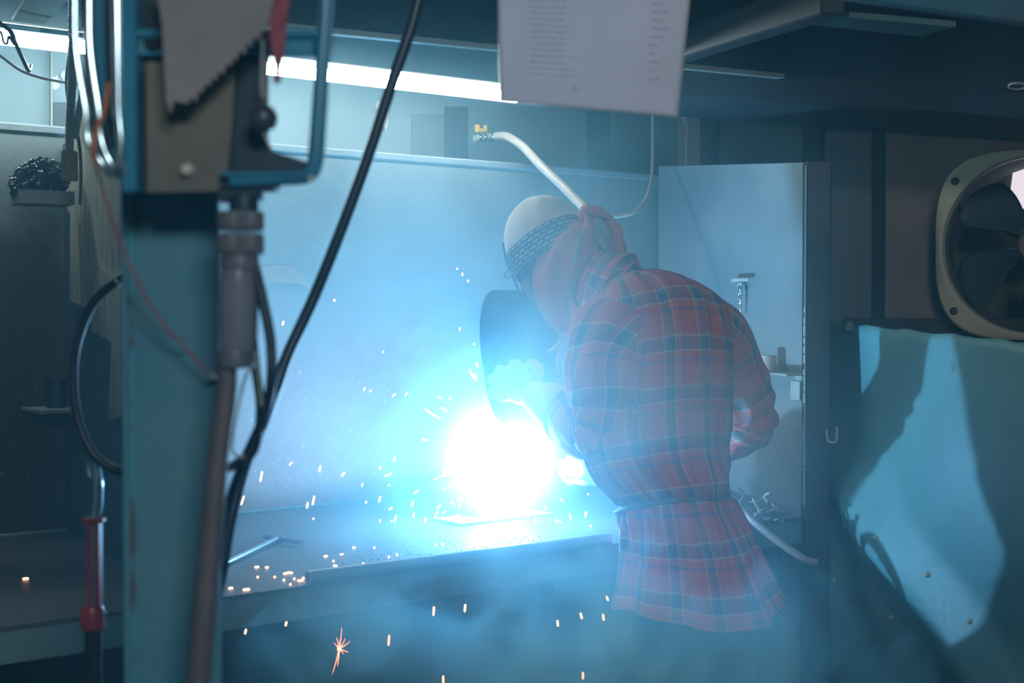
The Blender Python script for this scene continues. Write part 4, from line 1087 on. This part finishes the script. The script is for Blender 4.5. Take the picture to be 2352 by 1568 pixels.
MB().box(P(160, 381, 2.95), (0.030, 0.022, 0.062), (Vector((0.995, 0.1, 0)), Vector((-0.1, 0.995, 0)), Z), 0.002).build('wooden_block', mat('old_wood_block', (0.30, 0.23, 0.17), (0.20, 0.16, 0.13), 12, 0.7, stretch=(6, 6, 1), bump=0.4), cd2)
cable('dark_cord', [(176, -20, 3.0), (160, 110, 3.0), (153, 180, 3.0), (158, 240, 3.0), (176, 300, 3.0), (184, 350, 2.98), (186, 400, 2.98), (184, 470, 2.98)], 0.0035, 'dark cord running down behind the ribbed conduit', 'rubber')

# tray with a crumpled black bag
TRZ = P(100, 466, 3.18).z
tr0 = P(46, 466, 3.12); tr1 = P(170, 468, 3.18)
ty = thing('steel_tray', 'shallow steel tray fixed to the left booth wall holding a crumpled black bag', 'tray', (tr0 + tr1) / 2)
tU = (tr1 - tr0); tU.z = 0; TL = tU.length; tU.normalize(); tN = Vector((-tU.y, tU.x, 0))
tcn = (tr0 + tr1) / 2; TH = 0.029
TD = 0.10
for nm, cc3, sz in (('tray_base', tcn + tN * TD / 2, (TL, TD, 0.002)), ('tray_side', tcn + Z * TH / 2, (TL, 0.002, TH)), ('tray_side', tcn + tN * TD + Z * TH / 2, (TL, 0.002, TH)),
                    ('tray_side', tcn - tU * TL / 2 + tN * TD / 2 + Z * TH / 2, (0.002, TD, TH)), ('tray_side', tcn + tU * TL / 2 + tN * TD / 2 + Z * TH / 2, (0.002, TD, TH))):
    MB().box(cc3, sz, (tU, tN, Z)).build(nm, M['conduit'], ty)
MB().box(tcn + tN * (TD + 0.035) + Z * 0.012, (0.02, 0.075, 0.01), (tU, tN, Z)).build('bracket', M['dark_steel'], ty)
def bag(u, v):
    th = 2 * math.pi * u; ph = math.pi * v
    d = Vector((math.sin(ph) * math.cos(th), math.sin(ph) * math.sin(th), math.cos(ph)))
    cr = 0.0
    for k, a in ((2.2, .20), (5, .13), (11, .06)):
        cr += a * (1 - 3 * abs(noise.noise(d * k + Vector((k, 2, 5)))))
    r = 1 + cr * 0.55
    p = tcn + tN * 0.045 + Z * 0.050 - tU * 0.006
    q = p + tU * (d.x * 0.060 * r) + tN * (d.y * 0.040 * r) + Z * (d.z * 0.048 * r * (1.0 if d.z > 0 else 0.9) + 0.012 * d.x)
    q.z = max(q.z, TRZ + 0.004)
    return q
bgm = mat('black_plastic_bag', (0.03, 0.045, 0.07), (0.02, 0.03, 0.05), 20, 0.25, spots=(0.62, 0.60, 0.42), spot_scale=26, spot_amt=0.63)
tag(MB().grid(bag, 90, 60, True).build('plastic_bag', bgm, smooth=False), 'crumpled black plastic bag with cream print heaped in the steel tray', 'bag')

# small shelf with a tin on the left panel
sf = thing('small_shelf', 'small rough steel shelf low on the left booth wall', 'shelf', BP(135, 945, 3.33))
MB().box(BP(140, 940, 3.33), (0.145, 0.13, 0.010), AX, 0.002).build('shelf_plate', M['panel'], sf)
MB().box(BP(140, 958, 3.385), (0.08, 0.015, 0.03), AX, 0.002).build('bracket', M['dark_steel'], sf)
q = BP(130, 934, 3.33)
tn = thing('tin_can', 'dark open tin standing on the small rough shelf', 'tin', q)
MB().lathe(q, [(0.024, 0.0), (0.024, 0.062), (0.0255, 0.063), (0.0255, 0.066), (0.0225, 0.066), (0.0225, 0.010), (0.0001, 0.010)], Z, 28).build('can', M['dark_steel'], tn, smooth=True)

# ------------------------------------------------------------------ red handled tool hanging at the left
DT = 2.05
rt = thing('red_lever_tool', 'tool with a red channel body and steel rod standing beside the column at the left', 'tool', P(214, 1445, DT))
M['redpaint'] = mat('red_enamel', (0.42, 0.035, 0.045), (0.28, 0.03, 0.045), 14, 0.35)
MB().tube([P(212, 1210, DT), P(224, 1170, DT), P(226, 1110, DT), P(221, 1062, DT)], [0.0062, 0.0066, 0.0068, 0.0045], 12, 5).build('rod', M['chrome'], rt, smooth=True)
MB().tube([P(222, 1068, DT), P(208, 1062, DT), P(202, 1078, DT), P(208, 1096, DT)], 0.0022, 8, 5).build('spring_clip', M['chrome'], rt, smooth=True)
MB().box(P(216, 1194, DT), (0.030, 0.022, 0.007), bev=0.002).build('head', M['redpaint'], rt)
MB().box(P(208, 1300, DT), (0.005, 0.022, 0.128), bev=0.001).box(P(228, 1300, DT), (0.005, 0.022, 0.128), bev=0.001).box(P(218, 1300, DT + .008), (0.02, 0.004, 0.128)).build('channel', M['redpaint'], rt)
MB().box(P(219, 1305, DT - 0.001), (0.013, 0.012, 0.12), bev=0.001).build('inner_bar', M['grey_plastic'], rt)
MB().lathe(P(212, 1445, DT), [(0.0145, 0.0), (0.0175, 0.003), (0.0178, 0.026), (0.015, 0.034)], Z, 24).build('collar', M['redpaint'], rt, smooth=True)
for x in (196, 238):
    MB().sphere(P(x, 1408, DT - .008), 0.004, 12).build('screw_head', M['chrome'], rt, smooth=True)
MB().tube([P(214, 1445, DT), Vector((P(216, 1600, DT).x, P(216, 1600, DT).y + .0, 0.0))], 0.0125, 16, 4).build('pole', M['dark_steel'], rt, smooth=True)

# ------------------------------------------------------------------ on the table
def T(px, py, h=0.0):
    """point on the table top seen at (px, py), raised by h"""
    r_ = P(px, py, 1.0) - Vector((0, 0, CAMZ))
    k = (TZ - CAMZ) / r_.z
    return Vector((0, 0, CAMZ)) + r_ * k + Z * h
tw = thing('tee_wrench', 'steel tee handled wrench lying on the table just right of the column', 'wrench', T(600, 1265))
MB().tube([T(478, 1320, .007), T(640, 1247, .012)], 0.0060, 14, 4).build('shaft', M['chrome'], tw, smooth=True)
MB().tube([T(608, 1241, .010), T(642, 1247, .010), T(694, 1256, .010)], 0.0062, 12, 3).build('cross_handle', M['grey_plastic'], tw, smooth=True)
MB().lathe(T(642, 1247, .010) - Z * .007, [(0.007, -.002), (0.0095, 0), (0.0095, 0.014), (0.007, 0.016)], Z, 14).build('boss', M['grey_plastic'], tw, smooth=True)
pa, pb = T(706, 1340, 0.013), T(1400, 1250, 0.013)
pi = thing('steel_pipe', 'long round steel pipe lying along the front edge of the table', 'pipe', (pa + pb) / 2 - Z * .013)
def pipe(u, v):
    th = 2 * math.pi * u; d = (pb - pa).normalized(); a = d.cross(Z).normalized(); b = d.cross(a)
    prof = [(0.0, 0.0095), (0.0, 0.0125), (0.002, 0.0130), (1.0, 0.0130), (1.0, 0.0095), (0.0, 0.0095)]
    i = min(int(v * 5), 4); t = v * 5 - i
    l = prof[i][0] + (prof[i + 1][0] - prof[i][0]) * t; r = prof[i][1] + (prof[i + 1][1] - prof[i][1]) * t
    return pa.lerp(pb, l) + (a * math.cos(th) + b * math.sin(th)) * r
MB().grid(pipe, 28, 5, True).build('tube_wall', mat('dull_steel_pipe', (0.30, 0.36, 0.40), (0.20, 0.25, 0.29), 8, 0.32, 0.6), pi, smooth=True)
# slag and spatter grains along the pipe
sg = MB(); rs_ = random.Random(21)
for k in range(1500):
    t = rs_.random() ** 0.8
    c = pa.lerp(pb, 0.12 + 0.85 * rs_.random()) + N * (0.018 + rs_.expovariate(1 / 0.055)) 
    c.z = TZ
    s_ = rs_.uniform(0.0008, 0.0034)
    sg.box(c + Z * s_ * 0.4, (s_, s_ * rs_.uniform(.6, 1.4), s_ * 0.9), (Vector((math.cos(k), math.sin(k), 0)), Vector((-math.sin(k), math.cos(k), 0)), Z))
tag(sg.build('slag_grains', mat('slag_grain', (0.30, 0.30, 0.30), (0.12, 0.12, 0.13), 80, 0.5)), 'fine slag grains scattered along the pipe', 'slag', kind='stuff')
# work piece being welded: two plates on a short channel
wk = thing('work_piece', 'steel bracket being welded on the table under the arc', 'work piece', T(1165, 1195))
wc = Vector((ARC.x, ARC.y, TZ)) + U * 0.015 + N * 0.05
MB().box(wc + Z * 0.004, (0.30, 0.12, 0.008), AX, 0.001).build('base_plate', M['panel'], wk)
MB().box(wc + Z * 0.066 + N * 0.02, (0.10, 0.05, 0.115), AX, 0.002).build('channel', M['panel'], wk)
MB().slab([wc + U * -0.16 + Z * 0.12, wc + U * 0.02 + Z * 0.128, wc + U * 0.02 + Z * 0.134 + N * 0.07, wc + U * -0.13 + Z * 0.126 + N * 0.05], Z * 0.005).build('top_plate', M['panel'], wk)

# gritty ledge, debris and cup by the booth's side panel
jl = thing('scrap_heap', 'heap of twisted wire and slag lumps against the side panel behind the welder', 'scrap', T(1765, 1200))
rj = random.Random(9)
base = T(1768, 1196)
for k in range(9):
    p = base + Vector((rj.uniform(-.045, .03), rj.uniform(-.02, .05), 0)); pts = [p]
    for q in range(6):
        pts.append(pts[-1] + Vector((rj.uniform(-.02, .02), rj.uniform(-.012, .012), rj.uniform(0.0, .023))))
    MB().tube(pts, rj.uniform(.0016, .0036), 8, 5).build('wire_scrap', M['strip'] if k % 2 else M['panel_low'], jl, smooth=True)
for k in range(12):
    e = MB(); c = base + Vector((rj.uniform(-.055, .05), rj.uniform(-.02, .05), rj.uniform(.006, .03))); e.sphere(c, rj.uniform(.008, .017), 12, (1, 1, .7))
    e.v = [v + Vector((noise.noise(v * 90), noise.noise(v * 90 + Vector((7, 0, 0))), noise.noise(v * 90 + Vector((0, 9, 0))))) * .008 for v in e.v]
    e.build('slag_lump', M['panel_low'], jl)
rj = random.Random(33)
gr = MB()
for k in range(1600):
    c = T(rj.uniform(1690, 1850), rj.uniform(1197, 1236)); 
    if c.dot(N) < TF + 0.004 or (c - t1).dot(U) > -0.01: continue
    s_ = rj.uniform(.001, .0042)
    gr.box(c + Z * s_ * .4, (s_, s_, s_), (Vector((math.cos(k), math.sin(k), 0)), Vector((-math.sin(k), math.cos(k), 0)), Z))
tag(gr.build('grit', mat('bright_grit', (0.42, 0.45, 0.45), (0.2, 0.22, 0.23), 80, 0.45)), 'coarse bright grit spilled at the right end of the table', 'grit', kind='stuff')
# shelf bracket with cup on the side panel
k_ = (1800 - 1176) / F
aa = (k_ * sp0.y - sp0.x) / (SD.x - k_ * SD.y)
shp = sp0 + SD * aa; shp.z = P(1800, 855, shp.y).z
ss = thing('side_shelf', 'small grit covered shelf welded to the side panel near the dark post', 'shelf', shp)
MB().box(shp + SN * 0.035, (0.30, 0.07, 0.005), (SD, SN, Z), 0.001).build('shelf_plate', M['strip'], ss)
MB().box(shp + SN * 0.004 + SD * 0.10 - Z * 0.016, (0.05, 0.006, 0.03), (SD, SN, Z), 0.001).build('bracket', M['strip'], ss)
cp = shp + SN * 0.042 - SD * 0.01 + Z * 0.0025; 
cu = thing('metal_cup', 'short metal cup standing on the grit covered shelf', 'cup', cp)
MB().lathe(cp, [(0.021, 0.0), (0.0235, 0.002), (0.0235, 0.044), (0.0215, 0.044), (0.0215, 0.006), (0.0001, 0.006)], Z, 30).build('wall', M['strip'], cu, smooth=True)
# hanging chipping tool
k_ = (1716 - 1176) / F
aa = (k_ * sp0.y - sp0.x) / (SD.x - k_ * SD.y)
hp_ = sp0 + SD * aa; hp_.z = P(1716, 643, hp_.y).z
ht = thing('tee_key', 'twisted steel tee key hanging on the side panel above the side shelf', 'tool', hp_)
o_ = SN * 0.022
MB().box(hp_ + o_, (0.105, 0.008, 0.011), (SD, SN, Z), 0.002).build('cross_bar', M['strip'], ht)
MB().tube([hp_ - SN * 0.0 + Z * -0.008, hp_ + o_ + Z * -0.008], 0.004, 8, 2).build('peg', M['strip'], ht, smooth=True)
def twist(u, v):
    th = 2 * math.pi * u; r = 0.0075 * (1 - 0.65 * v) * (1 + 0.35 * math.cos(2 * th + v * 22))
    return hp_ + o_ - Z * (0.006 + 0.095 * v) + SD * (math.cos(th) * r) + SN * (math.sin(th) * r)
MB().grid(twist, 20, 60, True).build('twisted_shank', M['chrome'], ht, smooth=True, sharp=False)

# ------------------------------------------------------------------ sparks
M['spark'] = emat('glowing_spark', (1.0, 0.50, 0.28), 5.0)
proto = MB().tube([Vector((0, 0, -0.5)), Vector((0, 0, -0.3)), Vector((0, 0, 0.3)), Vector((0, 0, 0.5))], [0.35, 0.5, 0.5, 0.35], 8, 1).build('spark', M['spark'], smooth=True, loc=(0, 0, 0))
spark_me = proto.data
bpy.data.objects.remove(proto)
SL = 'small glowing orange spark flying off the weld'
nspark = 0
def spark(px, py, L_px, ang, d, w=4.2, lab=None, grp='sparks flying off the weld'):
    """ang: lean of the droplet from the vertical in degrees, clockwise"""
    o = bpy.data.objects.new('spark', spark_me); COL.objects.link(o)
    o.location = P(px, py, d)
    a = math.radians(ang)
    v = Vector((math.sin(a), 0.15, math.cos(a))).normalized()
    o.rotation_euler = v.to_track_quat('Z', 'Y').to_euler()
    o.scale = (w / F * d, w / F * d, L_px / F * d)
    if py > 1300: lb, g = 'orange spark falling below the front edge of the table', 'sparks below the table edge'
    elif px < 800: lb, g = 'orange spark flying between the hanging cables and the arc', 'sparks near the cables'
    elif py < 960: lb, g = 'orange spark flying up beside the dark welding shield', 'sparks beside the shield'
    elif px > 1250: lb, g = 'orange spark flying between the arc and the welder', 'sparks between arc and welder'
    else: lb, g = 'orange spark showering from the arc on to the table', 'sparks showering from the arc'
    tag(o, lab or lb, 'spark', g)
S = [(600, 1094, 24, 10), (557, 1149, 22, 18), (720, 1149, 22, 12), (706, 1160, 14, 8), (668, 1064, 10, 40), (735, 1076, 14, 12), (788, 1089, 12, 42), (650, 742, 11, 14), (768, 690, 6, 20),
     (720, 1191, 5, 0), (906, 1054, 11, 10), (892, 1090, 18, 68), (873, 1074, 9, 25), (832, 1113, 9, 20), (872, 1146, 14, 15), (841, 1153, 6, 0), (933, 905, 9, 30), (905, 907, 10, 50), (837, 893, 9, 30), (851, 898, 5, 0),
     (1075, 645, 5, 0), (1062, 630, 7, 0), (1050, 617, 4, 30), (947, 1157, 14, 15), (950, 1183, 12, 5), (908, 1190, 14, 20), (898, 1199, 10, 25), (852, 1205, 9, 0), (873, 1196, 9, 20), (893, 1229, 8, 25),
     (1002, 1181, 16, 20), (977, 1193, 12, 10), (1048, 1186, 12, 20), (981, 1225, 14, 15), (998, 1219, 14, 30), (1050, 1225, 10, 10), (1129, 1208, 16, 0), (1112, 1350, 5, 0), (1184, 1331, 9, 0),
     (1230, 1195, 14, 0), (1269, 1222, 16, -5), (1279, 1198, 14, -20), (1310, 1186, 14, -15), (1345, 1181, 14, 10), (1348, 1206, 12, 35), (1356, 1222, 8, 60), (1318, 1222, 6, 0), (1303, 1225, 12, 35), (1340, 1234, 8, 0),
     (1320, 1259, 12, -15), (1268, 1264, 12, -10), (1296, 1262, 7, 0), (1181, 1279, 7, 0), (1245, 1317, 14, -15), (1000, 1255, 14, 15), (1016, 1252, 12, 10), (963, 1402, 21, 8), (949, 1421, 20, 10), (996, 1403, 21, 5), (1068, 1396, 18, 5),
     (893, 1470, 24, 4), (951, 1530, 14, -6), (1018, 1560, 18, 0), (1335, 1414, 14, -14), (1386, 1417, 15, -8), (1395, 1374, 11, -22), (1281, 1431, 14, -4), (1339, 1551, 16, 0), (1480, 1190, 16, -48), (657, 1432, 11, 12), (564, 1450, 12, 12),
     (1089, 790, 5, 0), (1056, 755, 6, 0), (880, 808, 5, 0), (1083, 858, 24, -22), (1092, 866, 16, -12), (1096, 838, 12, -14), (1010, 912, 8, -60), (985, 945, 22, -55), (1000, 955, 26, -62), (1020, 940, 16, -50), (975, 1010, 12, -80), (1033, 915, 8, 20)]
for (x, y, l, a) in S:
    dd = 3.62 if y < 1240 else (3.05 if y > 1350 else 3.25)
    if x < 800: dd = 3.3 if y < 1200 else 3.0
    spark(x, y, l, a, dd, 5.0 if l > 10 else 4.0)
rk2 = random.Random(17)
for k in range(90):
    a = math.radians(rk2.uniform(-78, 82)); r = 105 + rk2.expovariate(1 / 62)
    x, y = 1150 + r * math.sin(a), 1055 + r * math.cos(a) * 0.95
    if y > 1255 or y < 1010: continue
    if x < 700: continue
    spark(x, y, rk2.uniform(5, 15), -math.degrees(a) * 0.8 + rk2.uniform(-12, 12), 3.62 + rk2.uniform(-.12, .1), rk2.uniform(3, 5))
# embers lying on the table
SLT = 'glowing orange ember lying on the table top'
for (x, y, l, a) in ((530, 1354, 10, 70), (566, 1357, 16, 58), (590, 1305, 10, 60), (613, 1306, 8, 50), (592, 1328, 5, 0), (631, 1328, 5, 0), (655, 1320, 9, 60), (666, 1318, 14, -70), (652, 1335, 8, 0), (676, 1332, 7, 0), (690, 1336, 14, 60), (700, 1330, 12, 40), (667, 1345, 5, 0),
                     (748, 1280, 9, 40), (785, 1276, 8, 50), (770, 1302, 10, -50), (766, 1291, 5, 0), (813, 1260, 8, 30), (860, 1260, 6, 0), (834, 1297, 8, 0), (893, 1282, 9, 0), (912, 1276, 8, 0), (511, 1343, 4, 0), (59, 1332, 13, 75)):
    q = T(x, y, 0.003)
    o = bpy.data.objects.new('ember', spark_me); COL.objects.link(o); o.location = q
    v = Vector((math.sin(math.radians(a)), 0.4, 0.0)).normalized(); o.rotation_euler = v.to_track_quat('Z', 'Y').to_euler()
    sc_ = q.y / F
    o.scale = (5 * sc_, 5 * sc_, max(l, 5) * sc_)
    tag(o, SLT if x > 100 else 'single glowing ember on the table left of the column', 'ember', 'embers on the table' if x > 100 else None)
# bursting spark in the air below the table edge
bs_ = thing('bursting_spark', 'bursting spark with thin bright rays below the table edge', 'spark', P(779, 1492, 2.9))
rb = random.Random(2)
MB().sphere(P(779, 1490, 2.9), 0.0042, 12).build('core', M['spark'], bs_, smooth=True)
for (ax_, ay_) in ((6, -50), (-16, 58), (-8, 30), (26, -18), (22, 8), (-12, -14), (14, -24), (-4, 40), (10, 12), (-6, -26)):
    MB().tube([P(779, 1490, 2.9), P(779 + ax_ * .5 + 1, 1490 + ay_ * .5, 2.9), P(779 + ax_, 1490 + ay_, 2.9)], [0.0010, 0.0006, 0.0002], 6, 2).build('ray', M['spark'], bs_, smooth=True)
# ------------------------------------------------------------------ tube lamp
ta = Bz(-160, 3.30, 2.022); tb_ = Bz(1185, 3.30, 2.022)
lm = thing('tube_lamp', 'long row of glowing fluorescent tube hanging in front of the back wall', 'lamp', ta)
MB().tube([ta, tb_], 0.0165, 14).build('tube', emat('tube_glow', (0.72, 0.95, 1.0), TUBE_STRENGTH, True), lm, smooth=True)
MB().box((ta + tb_) / 2 + Z * 0.030 + N * 0.055, ((tb_ - ta).length, 0.03, 0.035), AX, 0.004).build('housing', M['strip'], lm)

# ------------------------------------------------------------------ welding arc and haze
arc = thing('welding_arc', 'blinding white welding arc above the table in front of the welder', 'arc', ARC)
rk = random.Random(3)
bm_ = MB()
for k in range(90):
    d = Vector((rk.gauss(0, 1), rk.gauss(0, 1), rk.gauss(0, 1) - 0.15)).normalized()
    a0 = 0.018 + rk.random() * 0.05; ln = 0.006 + rk.random() * 0.02
    bm_.tube([ARC + d * a0, ARC + d * (a0 + ln / 2), ARC + d * (a0 + ln)], [0.0006, 0.0014, 0.0004], 5)
tag(bm_.build('white_hot_spatter', emat('arc_white', (0.85, 0.95, 1.0), 30.0), arc), kind='stuff')

def vol(name, density, color, aniso=0.0, build=None):
    m = bpy.data.materials.new(name); m.use_nodes = True
    nt = m.node_tree; nt.nodes.clear()
    v = nd(nt, 'ShaderNodeVolumeScatter'); v.inputs['Color'].default_value = (*color, 1); v.inputs['Density'].default_value = density; v.inputs['Anisotropy'].default_value = aniso
    o = nd(nt, 'ShaderNodeOutputMaterial'); nt.links.new(v.outputs[0], o.inputs['Volume'])
    if build: build(nt, v)
    return m
hz = MB().box((0.2, 2.6, 1.16), (5.2, 5.8, 2.31)).build('welding_haze', vol('haze', HAZE_DENSITY, (0.27, 0.75, 1.0), HAZE_G))
tag(hz, 'blue welding haze filling the booth', 'haze', kind='stuff')
# wisps of smoke drifting up from the weld towards the aisle
SMK = Vector((0.00, 3.02, 1.05)); SR = (1.12, 1.20, 1.05)
def smoke(nt, v):
    L = nt.links
    tc = nd(nt, 'ShaderNodeTexCoord'); sc = nd(nt, 'ShaderNodeVectorMath', operation='DIVIDE'); sc.inputs[1].default_value = SR
    L.new(tc.outputs['Object'], sc.inputs[0])
    ln = nd(nt, 'ShaderNodeVectorMath', operation='LENGTH'); L.new(sc.outputs[0], ln.inputs[0])
    mr = nd(nt, 'ShaderNodeMapRange', interpolation_type='SMOOTHSTEP'); mr.inputs[1].default_value = 0.15; mr.inputs[2].default_value = 1.0; mr.inputs[3].default_value = 1.0; mr.inputs[4].default_value = 0.0
    L.new(ln.outputs['Value'], mr.inputs[0])
    n = nd(nt, 'ShaderNodeTexNoise'); n.inputs['Scale'].default_value = 3.2; n.inputs['Detail'].default_value = 3; n.inputs['Distortion'].default_value = 0.6
    L.new(tc.outputs['Object'], n.inputs['Vector'])
    mn = nd(nt, 'ShaderNodeMapRange'); mn.inputs[1].default_value = 0.44; mn.inputs[2].default_value = 0.70; mn.inputs[3].default_value = 0.30; mn.inputs[4].default_value = 3.3
    L.new(n.outputs['Fac'], mn.inputs[0])
    mu = nd(nt, 'ShaderNodeMath', operation='MULTIPLY'); L.new(mr.outputs[0], mu.inputs[0]); L.new(mn.outputs[0], mu.inputs[1])
    m2 = nd(nt, 'ShaderNodeMath', operation='MULTIPLY'); L.new(mu.outputs[0], m2.inputs[0]); m2.inputs[1].default_value = SMOKE_D
    L.new(m2.outputs[0], v.inputs['Density'])
sk = MB().sphere((0, 0, 0), 1.0, 32)
sk.v = [Vector((v.x * SR[0], v.y * SR[1], v.z * SR[2])) + SMK for v in sk.v]
tag(sk.build('weld_smoke', vol('smoke', 1.0, (0.33, 0.78, 1.0), HAZE_G, smoke), loc=SMK), 'drifting wisps of weld smoke round the welder', 'smoke', kind='stuff')

PUF = P(1330, 1560, 2.45); PR = (0.62, 0.40, 0.26)
def puff(nt, v):
    L = nt.links
    tc = nd(nt, 'ShaderNodeTexCoord'); sc = nd(nt, 'ShaderNodeVectorMath', operation='DIVIDE'); sc.inputs[1].default_value = PR
    L.new(tc.outputs['Object'], sc.inputs[0])
    ln = nd(nt, 'ShaderNodeVectorMath', operation='LENGTH'); L.new(sc.outputs[0], ln.inputs[0])
    n = nd(nt, 'ShaderNodeTexNoise'); n.inputs['Scale'].default_value = 5.0; n.inputs['Detail'].default_value = 4; n.inputs['Distortion'].default_value = 0.8
    L.new(tc.outputs['Object'], n.inputs['Vector'])
    ad = nd(nt, 'ShaderNodeMath', operation='MULTIPLY_ADD'); L.new(n.outputs['Fac'], ad.inputs[0]); ad.inputs[1].default_value = -2.8; L.new(ln.outputs['Value'], ad.inputs[2])
    mr = nd(nt, 'ShaderNodeMapRange', interpolation_type='SMOOTHSTEP'); mr.inputs[1].default_value = -1.05; mr.inputs[2].default_value = -0.65; mr.inputs[3].default_value = PUFF_D; mr.inputs[4].default_value = 0.0
    L.new(ad.outputs[0], mr.inputs[0]); L.new(mr.outputs[0], v.inputs['Density'])
PUFF_D = 3.6
pk = MB().sphere((0, 0, 0), 1.0, 32)
pk.v = [Vector((v.x * PR[0], v.y * PR[1], v.z * PR[2])) + PUF for v in pk.v]
tag(pk.build('low_smoke', vol('smoke_puff', 1.0, (0.24, 0.72, 1.0), HAZE_G, puff), loc=PUF), 'bright puffs of smoke curling in front of the table edge', 'smoke', kind='stuff')

def arc_glare(nt, v):
    L = nt.links
    tc = nd(nt, 'ShaderNodeTexCoord'); ln = nd(nt, 'ShaderNodeVectorMath', operation='LENGTH'); L.new(tc.outputs['Object'], ln.inputs[0])
    mr = nd(nt, 'ShaderNodeMapRange'); mr.inputs[1].default_value = 0.0; mr.inputs[2].default_value = GLARE_R; mr.inputs[3].default_value = 1.0; mr.inputs[4].default_value = 0.0
    L.new(ln.outputs['Value'], mr.inputs[0])
    pw = nd(nt, 'ShaderNodeMath', operation='POWER'); L.new(mr.outputs[0], pw.inputs[0]); pw.inputs[1].default_value = 2.6
    mu = nd(nt, 'ShaderNodeMath', operation='MULTIPLY'); L.new(pw.outputs[0], mu.inputs[0]); mu.inputs[1].default_value = GLARE_D
    L.new(mu.outputs[0], v.inputs['Density'])
GLARE_R, GLARE_D = 0.29, 8.0  # white smoky cloud added round the arc to stand in for its glare
fm = MB().sphere(ARC, GLARE_R, 24).build('glare_cloud', vol('arc_glare', 1.0, (1.0, 0.97, 0.95), 0.3, arc_glare), loc=ARC)
tag(fm, 'white smoky cloud added for the glare around the welding arc', 'arc_glare', kind='stuff')
